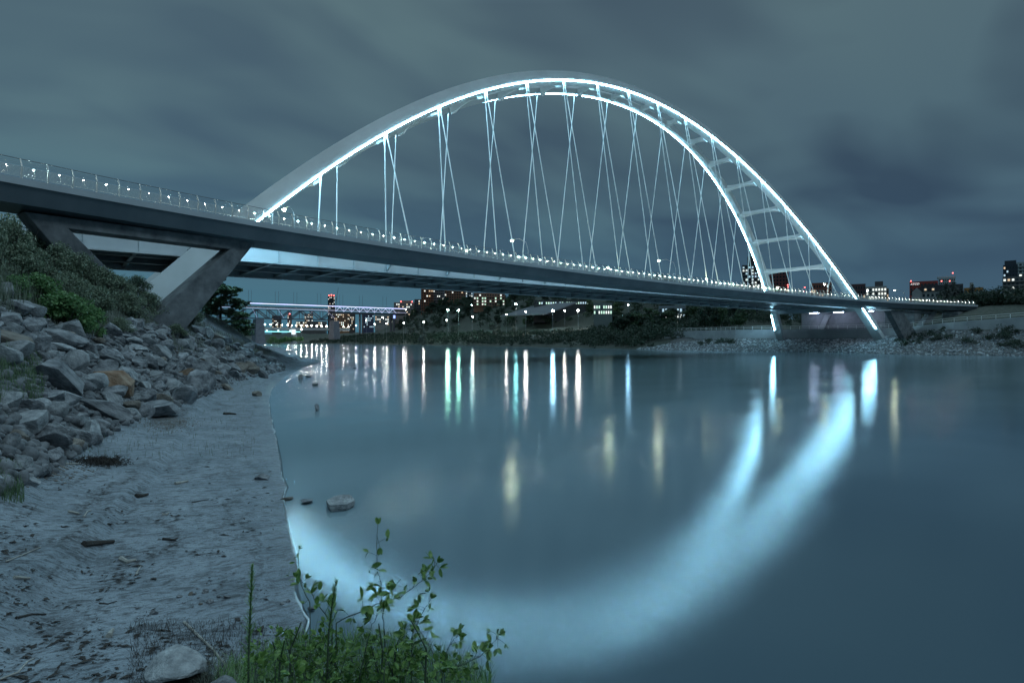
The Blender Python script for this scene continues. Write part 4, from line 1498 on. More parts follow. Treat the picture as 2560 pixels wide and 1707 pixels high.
wA = (P(2338, 703, 430) - P(2280, 703, 430)).length
bbx = [v.co.x for v in tm.vertices]; bw_ = max(bbx) - min(bbx)
kS = (P(2300, 703, 430) - P(2281.5, 703, 430)).length / bw_
so.scale = (kS, kS * 1.05, 1); so.location = (-wA / 2 + .5, -.12, P(2280, 711.5, 430).z - at.location.z)
building('tower_block', 'pale office tower with a flared white crown and red lamps behind the spruces', 2350, 2384, 694, 620, (.42, .44, .45), 8, .08, ('win_white',), maxrows=6, beacons=((.85, 4.5), (.55, -10), (.9, -10), (.25, -13)), crown=(-.08, 1.02, 1.4, (.5, .52, .53)))
building('office_block', 'dark block behind the steep-roofed hotel', 2340, 2400, 711, 480, (.10, .09, .10), 7, .15, ('win_cool',), maxrows=4)
building('apartment_block', 'orange-lit gable-end block beside the lone spruce', 2415, 2452, 719, 440, (.45, .22, .07), 5, .15, ('win_warm',), maxrows=6, crown=(.3, .5, 4, (.4, .4, .4)))
building('apartment_block', 'pale low apartment block with cool windows by the dark hedge', 2441, 2491, 728, 400, (.34, .34, .33), 8, .3, ('win_cool', 'win_white', 'win_green'), maxrows=6, slab=(.42, .42, .41))
building('tower_block', 'dark slim tower at the edge of the tallest towers', 2512, 2540, 662, 520, (.04, .05, .07), 5, .3, ('win_cool', 'win_warm'), maxrows=16, crown=(0.1, .9, 4, (.05, .06, .08)))
building('tower_block', 'rounded pale balcony tower, tallest of the skyline', 2535, 2600, 654, 540, (.40, .46, .48), 8, .25, ('win_cool', 'win_white'), maxrows=11, slab=(.5, .55, .56))
building('apartment_block', 'banded grey apartment slab in front of the rounded tower', 2519, 2600, 690, 480, (.18, .17, .17), 10, .3, W_ + ('win_cool',), maxrows=10, slab=(.30, .28, .27))
# steep-roofed hotel in front of the red block
ht = building('hotel', 'pale hotel with a steep dark roof and two lit dormers before the red block', 2291, 2372, 727, 350, (.38, .37, .37), 9, .12, ('win_warm',), maxrows=4, thick=18)
w2 = (P(2372, 727, 350) - P(2291, 727, 350)).length; Hh = P(0, 727, 350).z - ht.location.z; rz_ = P(0, 708, 350).z - ht.location.z
dk = mat('dark_shingles', (.012, .012, .015), (.022, .022, .026), 1.2, rough=.9, spec=.05)
mb = MB(); mb.sweep([[(-w2 / 2 - 1.2, -.9, Hh), (-w2 / 2 + 6, 8, rz_), (-w2 / 2 - 1.2, 19, Hh)], [(-w2 / 2 + 7, -.9, Hh + .02), (-w2 / 2 + 8.5, 8, rz_ + .2), (-w2 / 2 + 7, 19, Hh)], [(w2 / 2 + .6, -.9, Hh), (w2 / 2 + .6, 8, rz_ - 1.6), (w2 / 2 + .6, 19, Hh)]]); mb.build('roof', dk, ht, world=False)
mb = MB(); mb.prism([(-w2 / 2 - .4, -1.4, Hh - 6), (-w2 / 2 + 4.4, -1.4, Hh - 6), (-w2 / 2 + 4.4, -1.4, Hh - .4), (-w2 / 2 + 2, -1.4, Hh + 2.2), (-w2 / 2 - .4, -1.4, Hh - .4)], (0, 6, 0)); mb.build('gable', wallm((.38, .37, .37)), ht, world=False)
for px in (2317, 2332.5):
    x = -w2 / 2 + (px - 2291) / (2372 - 2291) * w2
    mb = MB(); mb.prism([(x - .9, -1.0, Hh + .1), (x + .9, -1.0, Hh + .1), (x + .9, -1.0, Hh + 1.3), (x, -1.0, Hh + 2.2), (x - .9, -1.0, Hh + 1.3)], (0, 3, 0)); dm = mb.build('dormer', wallm((.38, .37, .37)), ht, world=False)
    mb = MB(); mb.box(x - .5, x + .5, -1.1, -1.03, Hh + .3, Hh + 1.3); mb.build('pane', M['win_warm'], dm, world=False)
# construction crane behind the dark tower
cr = thing('tower_crane', 'thin crane jib slanting beside the dark tower', 'crane', P(843, 790, 1240))
mb = MB(); mb.beam(P(840, 770, 1240), P(842.5, 742, 1240), .7, .7, up=(1, 0, 0)); mb.build('mast', M['truss'], cr)
mb = MB(); mb.beam(P(840, 752, 1240), P(846, 719, 1240), .5, .5, up=(1, 0, 0)); mb.build('jib', M['truss'], cr)

# ------------------------------------------------------------------ north bank works under the bridge
ab = thing('abutment', 'pale floodlit concrete abutment wall under the far end of the deck', 'abutment', (109, 0, 6))
mb = MB(); mb.box(109, 115, -12.6, 14, 5, 13.3); mb.build('wall', M['panel_wall'], ab)
mb = MB(); mb.prism([(108.4, 6.5, 7), (108.4, 8.2, 7), (108.4, 5.6, 12.6), (108.4, 3.9, 12.6)], (.58, 0, 0)); mb.build('fin', M['concrete_pale'], ab)
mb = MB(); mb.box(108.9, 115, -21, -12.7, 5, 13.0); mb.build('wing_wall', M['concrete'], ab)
for y in (-9, 0, 8):
    mb = MB(); mb.box(105.6, 105.8, y - 1.6, y + 1.6, 13.14, 13.2); mb.build('flood_light', emit('abutment_flood', (.60, .72, 1.0), 60), ab)
a2 = thing('abutment', 'pale concrete abutment wall at the near end of the deck behind the frame pier', 'abutment', (-125, 0, 6))
mb = MB(); mb.box(-130, -124, -13, 16, 3, 13.3); mb.build('wall', M['concrete_pale'], a2)
mb = MB(); mb.box(-121, -120.4, -9, 9, 12.9, 13.06); mb.build('flood_light', emit('abutment_flood_near', (.70, .85, 1.0), 9), a2)

rw = thing('retaining_wall', 'long dark concrete retaining wall above the far riprap', 'wall', (100, 0, 4))
ys = np.linspace(70, -90, 60)
top = lambda y: 7.55 + float(np.interp(-y, [10, 23, 49, 90], [0, .1, 2.3, 4.0]))
xw_ = []
for y in ys:
    # follow the bank 16 m behind the waterline
    xx = np.linspace(80, 130, 60); sd = poly_sd(xx, np.full(60, y), NORTH)
    xw_.append(float(np.interp(16.0, sd, xx)))
rg = [[(x, y, 2.5), (x + .5, y, 2.5), (x + .5, y, top(y)), (x, y, top(y))] for x, y in zip(xw_, ys)]
MB().sweep(rg).build('wall', M['wall_concrete'], rw)
gr = thing('guard_rail', 'light metal guard rail along the top of the far retaining wall', 'railing', (100, 0, 7.5))
nP = 0
for i in range(0, 60):
    x, y = xw_[i] + .25, ys[i]
    MB().beam((x, y, top(y) - .05), (x, y, top(y) + 1.1), .09, .09, up=(1, 0, 0)).build('post', M['rail'], gr)
for h in (.55, 1.1):
    MB().tube([(x + .25, y, top(y) + h) for x, y in zip(xw_, ys)], .045, 5).build('rail', M['rail'], gr)

# riprap on the far shore: too many stones to count, one object
def rock_template(sub, seed, planes=9, rough=.06, slab=False):
    bm = bmesh.new(); bmesh.ops.create_icosphere(bm, subdivisions=sub, radius=1)
    rnd = random.Random(seed)
    pl = []
    for i in range(planes):
        v = Vector((rnd.gauss(0, 1), rnd.gauss(0, 1), rnd.gauss(0, 1))).normalized(); pl.append((v, rnd.uniform(.44, .80)))
    if slab: pl = [(Vector((.05, .04, 1)).normalized(), .42)] + [(Vector((math.cos(a), math.sin(a), -.1)).normalized(), rnd.uniform(.62, .85)) for a in (.2, 1.1, 2.2, 3.3, 4.1, 5.3)]
    off = Vector((rnd.random() * 50, rnd.random() * 50, rnd.random() * 50))
    for v in bm.verts:
        p = v.co.copy()
        for n, h in pl:
            dd = p.dot(n) - h
            if dd > 0: p -= n * dd * .97
        p *= 1 + rough * mnoise.fractal(p * 2.2 + off, 1.0, 2.0, 4)
        v.co = p
    V = np.array([v.co[:] for v in bm.verts]); Fc = np.array([[q.index for q in f.verts] for f in bm.faces])
    bm.free()
    return V, Fc


def tri_mesh(name, Vs, Fs, m, smooth=False):
    V = np.concatenate(Vs).astype(np.float32); Fc = np.concatenate(Fs).astype(np.int32)
    me = bpy.data.meshes.new(name)
    me.vertices.add(len(V)); me.vertices.foreach_set('co', V.ravel())
    me.loops.add(Fc.size); me.loops.foreach_set('vertex_index', Fc.ravel())
    me.polygons.add(len(Fc)); me.polygons.foreach_set('loop_start', np.arange(len(Fc), dtype=np.int32) * 3)
    me.materials.append(m)
    if smooth: me.polygons.foreach_set('use_smooth', np.ones(len(Fc), bool))
    me.update(calc_edges=True)
    if smooth: me.set_sharp_from_angle(angle=math.radians(17))
    return me


def rand_rot(rng):
    q = rng.normal(size=4); q /= np.linalg.norm(q)
    w, x, y, z = q
    return np.array([[1 - 2 * (y * y + z * z), 2 * (x * y - z * w), 2 * (x * z + y * w)], [2 * (x * y + z * w), 1 - 2 * (x * x + z * z), 2 * (y * z - x * w)], [2 * (x * z - y * w), 2 * (y * z + x * w), 1 - 2 * (x * x + y * y)]])


def rock_heap(name, pts, radii, m, rng, temps, flat=.75):
    Vs, Fs = [], []; b = 0
    for p, r in zip(pts, radii):
        V, Fc = temps[rng.integers(0, len(temps))]
        A = (V * (r * (.7 + .6 * rng.random(3)))) @ rand_rot(rng).T
        A[:, 2] *= flat
        Vs.append(A + np.array(p)); Fs.append(Fc + b); b += len(V)
    return tri_mesh(name, Vs, Fs, m)


def stone_mat(name, c1, c2, rnd=.25, warm=None):
    return mat(name, c1, c2, 1.6, rough=.88, bump=.5, bscale=7, detail=10, rnd=rnd, lo=.36, hi=.66)


M['stone'] = stone_mat('grey_boulder', (.09, .10, .11), (.33, .345, .36))
M['stone_pale'] = stone_mat('pale_boulder', (.17, .185, .195), (.40, .42, .43))
M['stone_orange'] = stone_mat('ochre_boulder', (.17, .10, .06), (.30, .23, .17))
M['stone_tan'] = stone_mat('tan_boulder', (.14, .12, .10), (.28, .26, .23))
m_rip = mat('riprap_stone', (.10, .115, .13), (.46, .49, .51), .9, rough=.9, detail=3, lo=.42, hi=.6)
low = [rock_template(1, 500 + i, 7, .05) for i in range(6)]
rng = np.random.default_rng(11)
cand = np.stack([rng.uniform(70, 125, 26000), rng.uniform(-95, 72, 26000)], 1)
sd = poly_sd(cand[:, 0], cand[:, 1], NORTH)
lim = np.where(cand[:, 1] > 40, 15.5 - (cand[:, 1] - 40) * .42, 15.5)
keep = (sd > -.4) & (sd < lim)
cand = cand[keep]; sd = sd[keep]
zz = height(cand[:, 0], cand[:, 1])
cand = np.column_stack([cand, zz + .02])
nr2 = min(len(cand), 6500)
me = rock_heap('riprap', cand[:nr2], .18 + .26 * rng.random(nr2) ** 1.5, m_rip, rng, low)
tag(link(bpy.data.objects.new('riprap', me)), 'pale loose riprap stones covering the far shore below the arch feet', 'riprap', kind='stuff')

# ------------------------------------------------------------------ north bank vegetation
def scatter_px(n, x0, x1, smin, smax, rng, dmax=1500):
    """ground points on the north bank whose columns lie between x0 and x1 and that far inland"""
    out = []
    while len(out) < n:
        k = 4000
        px = rng.uniform(x0, x1, k); d = np.sqrt(rng.uniform(110 ** 2, dmax ** 2, k))
        X = CAM.x + d * (FW.x + RT.x * (px - 1280) / F); Y = CAM.y + d * (FW.y + RT.y * (px - 1280) / F)
        s = poly_sd(X, Y, NORTH)
        ok = (s > smin) & (s < smax)
        out += [(X[i], Y[i]) for i in np.nonzero(ok)[0]]
    return np.array(out[:n])


def blobs(name, pts, r, h, per, size, m, label, rng, cat='bushes'):
    z = height(pts[:, 0], pts[:, 1])
    c = []; rr = []
    for (x, y), zz_ in zip(pts, z):
        R = r * (.6 + .8 * rng.random()); hh = h * (.6 + .8 * rng.random())
        for k in range(3):
            c.append((x + rng.normal() * R * .45, y + rng.normal() * R * .45, zz_ + hh * (.3 + .5 * rng.random()))); rr.append(R * (.5 + .4 * rng.random()))
    V = leafcloud(rng, c, rr, per * len(pts), size)
    return tag(link(bpy.data.objects.new(name, quads_mesh(name, V, 4, m))), label, cat, kind='stuff')


rng = np.random.default_rng(21)
blobs('woodland', scatter_px(980, 985, 1960, 90, 330, rng), 4.2, 8.5, 110, .85, M['leaf_dark'], 'dark mass of trees covering the far hillside below the apartment towers', rng, 'woods')
blobs('undergrowth', scatter_px(1500, 690, 1640, 1.5, 56, rng, 700), 2.3, 2.8, 60, .42, M['leaf_dark'], 'dim continuous undergrowth along the far waterline', rng, 'undergrowth')
pts = scatter_px(240, 1480, 1930, 4, 60, rng)
pts = pts[(pts[:, 1] > 55)]
blobs('thicket', pts, 2.8, 5.5, 130, .42, M['leaf_dark'], 'dark thicket of trees below the deck beside the far riprap', rng, 'thicket')
pts = np.array([(x, y) for x, y in np.stack([rng.uniform(84, 118, 900), rng.uniform(-100, 60, 900)], 1)])
s = poly_sd(pts[:, 0], pts[:, 1], NORTH); nn_ = fbm(pts[:, 0], pts[:, 1], 14, 77)
ok = (s > 4.5) & (s < 15) & ((pts[:, 1] < -22) & (nn_ > -.25) | (pts[:, 1] > 24) & (pts[:, 1] < 40) & (s > 5) & (s < 11))
blobs('bank_shrubs', pts[ok], 1.5, 1.25, 120, .2, M['leaf_dark'], 'low grey-green shrubs growing through the far riprap', rng, 'shrubs')
pts = np.stack([rng.uniform(124, 190, 420), rng.uniform(-56, -22, 420)], 1)
pts = pts[pts[:, 0] > 118 + (-pts[:, 1] - 22) * .2]
blobs('hedge', pts, 2.6, 4.6, 150, .32, M['leaf_dark'], 'dark hedge of bushes above the guard rail at the far footbridge end', rng, 'hedge')
pts = np.stack([rng.uniform(112, 140, 160), rng.uniform(-30, 50, 160)], 1)
blobs('hedge', pts, 2.4, 3.6, 120, .32, M['leaf_dark'], 'black bushes behind the floodlit abutment under the deck', rng, 'hedge')

# single trees
rng = np.random.default_rng(33)
pts = scatter_px(46, 990, 1560, 88, 200, rng)
for i, (x, y) in enumerate(pts):
    K_tree[i % 4].put('deciduous_tree', (x, y, gz(x, y) - .3), 'dark round-crowned tree on the far wooded hillside', 'tree', 'trees on the far hillside', .8 + .7 * rng.random())
pts = scatter_px(16, 1000, 1330, 52, 92, rng)
for i, (x, y) in enumerate(pts):
    K_lit[i % 2].put('deciduous_tree', (x, y, gz(x, y) - .3), 'pale lamp-lit bushy tree beside the river road lamps', 'tree', 'lit trees on the river road', .5 + .45 * rng.random())
pts = scatter_px(34, 1490, 1910, 26, 75, rng)
for i, (x, y) in enumerate(pts):
    K_tree[i % 4].put('deciduous_tree', (x, y, gz(x, y) - .3), 'tall dark tree in the thicket under the bridge deck', 'tree', 'trees under the bridge deck', .8 + .5 * rng.random())
for px, py, k, lab in ((1057, 772, 1.25, 'pale silvery tree lit on the slope below the orange tower'), (1284, 797, .8, 'round lamp-lit tree beside the lone river road lamp'), (1238, 803, .75, 'broad lamp-lit bush tree on the river road left of the lone lamp')):
    b_ = P(px, py + 16, 440)
    K_lit[0].put('deciduous_tree', (b_.x, b_.y, gz(b_.x, b_.y) - .2), lab, 'tree', None, k)
for px, ytop, d, lab in ((2366, 706, 255, 'tallest dark spruce in front of the pale office tower'), (2385, 702, 262, 'dark spruce joined to the tallest one, beside the hotel'), (2405, 717, 258, 'shorter dark spruce next to the pair by the hotel'), (2431, 708, 265, 'lone narrow spruce before the orange-lit block'), (2352, 722, 250, 'low bushy spruce hugging the hotel wall')):
    tp = P(px, ytop, d); zb_ = gz(tp.x, tp.y)
    h_ = tp.z - zb_
    K_spruce[0 if px < 2400 else 1].put('spruce_tree', (tp.x, tp.y, zb_), lab, 'spruce', None, h_ / 12 * (1.0 if px != 2431 else .8), sz=h_ / 12)
for px, ytop, d, lab in ((2455, 738, 225, 'dark leafy tree where the footbridge meets the bank'), (2500, 742, 220, 'dark leafy tree below the banded apartment slab'), (2545, 748, 215, 'dark leafy tree above the guard rail, farthest from the footbridge'), (2475, 750, 205, 'smaller dark tree between the two above the guard rail')):
    tp = P(px, ytop, d); zb_ = gz(tp.x, tp.y)
    K_tree[0].put('deciduous_tree', (tp.x, tp.y, zb_), lab, 'tree', None, (tp.z - zb_) / 9.0)
# green-lit bushes under the low bridge
c = hits([700, 720, 740, 760, 690], [858, 857, 856, 857, 858])
pts = np.array([(P(px, 850, 640).x, P(px, 850, 640).y) for px in (675, 690, 700, 712, 724, 735, 745, 752, 682, 706, 716, 730)])
V = leafcloud(rng, [(x, y, 2.0 + 2.2 * rng.random() + (1.5 if i > 4 else 0)) for i, (x, y) in enumerate(pts)], [3.6] * len(pts), 2600, .6)
tag(link(bpy.data.objects.new('willow_bushes', quads_mesh('willow_bushes', V, 4, M['leaf_bright']))), 'bright green lamp-lit bushes at the water under the turquoise walkway', 'bushes', kind='stuff')
# ------------------------------------------------------------------ boulders of the south bank
rng = np.random.default_rng(5)
big = [rock_template(4, 900 + i, 10, .05) for i in range(14)]


def rock_obj_mesh(name, tmpl, m):
    V, Fc = tmpl
    me = tri_mesh(name, [V], [Fc], m, True)
    return me


B_GREY = [rock_obj_mesh('boulder_shape', t, M['stone']) for t in big]
B_PALE = [rock_obj_mesh('boulder_shape', t, M['stone_pale']) for t in big[:6]]
B_ORANGE = [rock_obj_mesh('boulder_shape', t, M['stone_orange']) for t in big[:3]]
B_TAN = [rock_obj_mesh('boulder_shape', t, M['stone_tan']) for t in big[3:6]]
B_SLAB = [rock_obj_mesh('boulder_shape', rock_template(4, 950 + i, 8, .04, True), M['stone_pale']) for i in range(2)]


def boulder(loc, r, me, label, group=None, flat=.8, rot=None, name='boulder', asp=None):
    o = bpy.data.objects.new(name, me); link(o)
    o.location = loc
    o.rotation_euler = rot or (rng.uniform(-.5, .5), rng.uniform(-.5, .5), rng.uniform(0, 6.28))
    a = asp or (rng.uniform(.85, 1.35), rng.uniform(.8, 1.15), flat * rng.uniform(.75, 1.1))
    o.scale = (r * a[0], r * a[1], r * a[2])
    return tag(o, label, 'boulder', group)


placed = []          # (x, y, r)


def free(x, y, r, k=.72):
    for (a, b_, q) in placed:
        if (a - x) ** 2 + (b_ - y) ** 2 < (k * (q + r)) ** 2: return False
    return True


def big_at(px, py, wpx, me, label, rise=.35, asp=None, rot=None):
    """named boulder: its middle seen at px,py, wpx pixels wide"""
    h = hit(px, py + wpx * .18)
    if h is None: return
    d = pix(h)[2]
    r = wpx / F * d / 2.05
    placed.append((h.x, h.y, r))
    return boulder(h + Vector((0, 0, r * rise)), r, me, label, None, asp=asp, rot=rot)


big_at(62, 1058, 112, B_SLAB[1], 'flat-topped pale boulder tilted over the dark gap near the beach edge', asp=(1.05, .8, .62), rot=(.15, -.35, .6))
big_at(108, 1095, 128, B_GREY[1], 'broad wedge-shaped grey boulder lying on the beach edge below the flat-topped pale one', asp=(1.1, .8, .6), rot=(.0, .1, -.5))
big_at(205, 1095, 78, B_GREY[2], 'angular grey boulder beside the wedge-shaped one at the beach edge', asp=(.9, .8, .85))
big_at(283, 955, 118, B_ORANGE[0], 'big ochre-stained boulder sloping down in the middle of the rock bank', asp=(1.2, .8, .62), rot=(.1, .38, .3))
big_at(281, 1004, 68, B_PALE[2], 'smooth rounded pale boulder resting under the ochre one', asp=(1.1, .8, .75))
big_at(250, 1020, 118, B_GREY[4], 'long dark slab leaning down beside the smooth rounded boulder', asp=(1.35, .62, .45), rot=(.1, .45, -.1))
big_at(464, 936, 44, B_ORANGE[1], 'small ochre boulder high among grey ones further along the bank', asp=(1.1, .9, .7))
big_at(412, 1023, 108, B_GREY[6], 'low mossy rounded boulder at the foot of the bank next to the gravel', asp=(1.25, .9, .6), rot=(0, .05, .2))
big_at(500, 958, 88, B_GREY[8], 'tall dark split boulder at the beach edge where the bank turns', asp=(.8, .8, 1.0))
big_at(145, 945, 150, B_GREY[9], 'huge dark layered slab between the grass patch and the ochre boulder', asp=(1.25, .8, .6), rot=(.2, .5, .3))
big_at(85, 822, 70, B_GREY[3], 'pale-sided rounded boulder just under the leafy bush', asp=(.8, .8, 1.0))
big_at(160, 845, 92, B_GREY[5], 'large rounded boulder leaning below the leafy bush', asp=(1.2, .9, .8))
big_at(180, 905, 82, B_PALE[3], 'tall pale-edged boulder above the layered slab', asp=(.9, .8, 1.0))
big_at(35, 850, 110, B_TAN[0], 'brownish flat boulder lying half under the grass at the bank top', asp=(1.3, .9, .45), rot=(.1, .3, .2))
big_at(70, 1205, 55, B_PALE[4], 'low pale flat stone in the grass tuft at the beach edge', asp=(1.1, .8, .5))
big_at(30, 1180, 58, B_PALE[5], 'pale stone half under grass, closest to the beach tuft', asp=(1.1, .8, .5))
big_at(640, 985, 30, B_TAN[1], 'rounded tan boulder at the far foot of the rock bank', asp=(1.1, .8, .7))
big_at(570, 970, 34, B_TAN[2], 'tan cobble-like boulder at the foot of the bank before the spit', asp=(1.1, .9, .75))
big_at(660, 938, 38, B_GREY[7], 'rounded smooth boulder low on the sand where the rock bank ends', asp=(1.15, .9, .7))

n_target = 255
tries = 0
pool = []
while len(pool) < n_target and tries < 60:
    tries += 1
    k = 260
    px = rng.uniform(-60, 705, k) if tries % 3 else rng.uniform(240, 700, k)
    lo = np.interp(px, TOPC[:, 0], TOPC[:, 1]); hi = np.interp(px, TOEC[:, 0], TOEC[:, 1])
    py = lo + (hi - lo) * rng.random(k) ** .9
    # the grass patch in the middle stays open
    gp = ((px < 95) & (py > 900) & (py < 1010))
    hs = hits(px[~gp], py[~gp])
    for h in hs:
        if h is None: continue
        d = pix(h)[2]
        r = (.28 + .48 * rng.random() ** 1.5) * (1.0 + .010 * max(0, d - 15))
        if d < 12: r *= .8
        if not free(h.x, h.y, r): continue
        placed.append((h.x, h.y, r)); pool.append((h, r, d))
        if len(pool) >= n_target: break
for h, r, d in pool:
    q = rng.random()
    me = B_PALE[rng.integers(0, 6)] if q < .30 else B_TAN[rng.integers(0, 3)] if q < .37 else B_GREY[rng.integers(0, 14)]
    boulder(h + Vector((0, 0, r * .28)), r, me, 'rough boulder packed in the riprap slope above the beach', 'boulders of the riprap slope')
# rubble between them
k = 4200
px = rng.uniform(-100, 712, k)
lo = np.interp(px, TOPC[:, 0], TOPC[:, 1]); hi = np.interp(px, TOEC[:, 0], TOEC[:, 1]) + 8
hs = [h for h in hits(px, lo + (hi - lo) * rng.random(k)) if h is not None]
mid = [rock_template(2, 700 + i, 9, .05) for i in range(6)]
me = rock_heap('rubble', [h + Vector((0, 0, .03)) for h in hs], .05 + .20 * rng.random(len(hs)) ** 2, M['stone'], rng, mid)
tag(link(bpy.data.objects.new('rubble', me)), 'small broken stones filling the gaps of the boulder slope', 'rubble', kind='stuff')
# gravel apron below
hs = [h for h in hits(rng.normal(420, 28, 900), rng.normal(1058, 9, 900)) if h is not None] + [h for h in hits(rng.normal(90, 70, 500), rng.normal(1175, 14, 500)) if h is not None]
me = rock_heap('gravel', hs, .015 + .03 * rng.random(len(hs)), M['stone_tan'], rng, low)
tag(link(bpy.data.objects.new('gravel', me)), 'patch of fine gravel on the sand below the boulders', 'gravel', kind='stuff')

# stones in the water and on the sand
for px, py, w, me, label, asp in [
    (850, 1246, 92, B_SLAB[0], 'flat-topped pale boulder standing in the shallow water', (1.2, .8, .52)),
    (793, 1022, 17, B_GREY[2], 'small upright stone alone in the water', (.9, .8, 1.5)),
    (751, 943, 21, B_GREY[4], 'dark round stone at the waterline, bigger of the touching pair', (1.0, .9, .9)),
    (770, 939, 15, B_GREY[5], 'dark stone at the waterline, smaller of the touching pair', (1.1, .9, .7)),
    (790, 959, 19, B_GREY[6], 'low round stone just out in the water beyond the pair', (1.1, .9, .6)),
    (886, 919, 9, B_GREY[7], 'tiny flat stone far out in the water', (1.3, .9, .4)),
    (765, 1247, 36, B_GREY[8], 'low dark stone awash beside the flat-topped pale boulder', (1.3, .9, .25)),
    (656, 1193, 38, B_GREY[9], 'dark rounded stone alone on the wet sand', (1.2, .9, .6)),
    (720, 1243, 30, B_TAN[1], 'flat stone at the very edge of the water', (1.3, 1.0, .3)),
]:
    z0 = 0.0 if px > 730 else None
    h = PZ(px, py + w * .18, 0.02) if z0 is not None else hit(px, py + 6)
    d = pix(h)[2]; r = w / F * d / 2.0
    boulder(h + Vector((0, 0, r * asp[2] * (.35 if w < 60 else .15))), r, me, label, None, asp=asp, rot=(0, 0, rng.uniform(0, 6)))
peb = [(478, 1492, 14), (487, 1489, 13), (497, 1497, 10), (515, 1487, 20), (526, 1505, 22), (547, 1497, 12), (567, 1497, 18), (447, 1499, 15), (500, 1513, 12), (537, 1483, 10), (386, 1535, 22), (493, 1478, 9), (722, 1505, 16), (706, 1512, 13), (781, 1530, 20)]
for px, py, w in peb:
    h = hit(px, py); d = pix(h)[2]; r = w / F * d / 2
    boulder(h + Vector((0, 0, r * .3)), r, (B_GREY + B_TAN)[rng.integers(0, 17)], 'pebble in the small cluster lying on the smooth sand', 'pebbles on the sand', name='pebble', flat=.7)['category'] = 'pebble'

# ------------------------------------------------------------------ rock and earth knoll at the camera's feet
h = hit(420, 1640)
def near_rock(px, py, d, w, me, label, asp, rot):
    c = P(px, py, d); r = w / F * d / 2
    c.z = min(c.z, gz(c.x, c.y) + r * .26)
    placed.append((c.x, c.y, r))
    return boulder(c, r, me, label, None, asp=asp, rot=rot)
near_rock(440, 1612, 5.15, 165, B_PALE[5], 'pale rough rock half buried in the earth mound beside the weeds', (1.0, .85, .7), (.35, .2, 1.0))
near_rock(545, 1630, 5.1, 150, B_GREY[11], 'dark earthy rock half buried beside the pale rough one', (1.1, .8, .55), (.1, .2, .4))
near_rock(1150, 1700, 4.6, 150, B_PALE[3], 'pale worn rock at the water behind the leafy twigs', (1.1, .9, .55), (.1, .1, .4))
near_rock(1205, 1722, 4.55, 70, B_PALE[2], 'wet pale stone at the end of the weedy mound', (1.0, .9, .6), (0, .1, .2))
near_rock(700, 1590, 5.6, 105, B_PALE[4], 'light flat stone behind the weeds at the sand edge', (1.2, .9, .4), (0, .1, .9))

# ------------------------------------------------------------------ driftwood and litter on the beach
M['wood_dark'] = mat('wet_wood', (.025, .022, .02), (.06, .052, .045), 9, rough=.85, bump=.4)
M['wood_pale'] = mat('bleached_wood', (.32, .31, .28), (.46, .45, .41), 9, rough=.8, bump=.3)


def stick(pts, w, m, label, name='stick', group=None, lift=.5, cat='driftwood'):
    hs = hits([p[0] for p in pts], [p[1] for p in pts])
    if any(h is None for h in hs): return
    d = pix(hs[0])[2]
    r = w / F * d / 2
    n = len(hs)
    mb = MB().tube([q + Vector((0, 0, r * lift + .004)) for q in hs], [r * (1 - .5 * i / max(1, n - 1)) for i in range(n)], 6)
    return tag(mb.build(name, m), label, cat, group)


for pts, w, m, label in [
    ([(0, 1702), (45, 1685), (70, 1660), (88, 1650)], 6, 'wood_pale', 'long pale curved stick at the corner of the beach'),
    ([(15, 1405), (60, 1388), (102, 1372)], 4, 'wood_pale', 'thin straight pale stick on the dark sand'),
    ([(105, 1172), (130, 1170), (160, 1166), (202, 1163)], 8, 'wood_pale', 'bleached branch lying at the toe of the boulders'),
    ([(210, 1365), (245, 1362), (285, 1359)], 18, 'wood_dark', 'thick dark driftwood chunk lying across the sand'),
    ([(340, 1247), (355, 1244), (370, 1239)], 12, 'wood_dark', 'short dark log above the smooth sand'),
    ([(407, 1350), (425, 1352), (440, 1352)], 8, 'wood_dark', 'stubby dark log on the smooth sand'),
    ([(302, 1403), (318, 1407), (340, 1405)], 12, 'wood_pale', 'pale bark chip near the stubby dark log'),
    ([(340, 1440), (347, 1428), (352, 1419)], 5, 'wood_pale', 'small white stick pointing up the beach'),
    ([(272, 1598), (276, 1588), (282, 1580)], 16, 'wood_pale', 'short pale block of wood before the earth mound'),
    ([(248, 1513), (270, 1511), (292, 1506)], 4, 'wood_dark', 'slim dark twig across the middle of the sand'),
    ([(40, 1548), (80, 1547), (115, 1543)], 7, 'wood_dark', 'dark stick beside the ripple line on the sand'),
    ([(438, 1212), (455, 1211), (470, 1207)], 9, 'wood_pale', 'light twig stump with a dark forked tail'),
    ([(480, 1259), (500, 1255), (522, 1250)], 3, 'wood_dark', 'thin straight twig near the wet sand'),
    ([(406, 1290), (415, 1288), (422, 1286)], 6, 'wood_pale', 'tiny white stick by the smooth sand'),
    ([(172, 1285), (185, 1286), (198, 1286)], 8, 'wood_pale', 'bone-like pale stick high on the beach'),
    ([(210, 1293), (218, 1284), (228, 1278)], 4, 'wood_pale', 'crooked pale twig beside the bone-like stick'),
    ([(560, 1037), (575, 1036), (590, 1038)], 8, 'wood_dark', 'dark sunken log on the sand below the boulder bank'),
    ([(35, 1455), (55, 1458), (75, 1450)], 10, 'wood_pale', 'flaky pale bark piece near the thin straight stick'),
    ([(460, 1560), (530, 1630), (575, 1680), (600, 1707)], 6, 'wood_pale', 'bare grey branch arching over the earth mound'),
]:
    stick(pts, w, M[m], label)
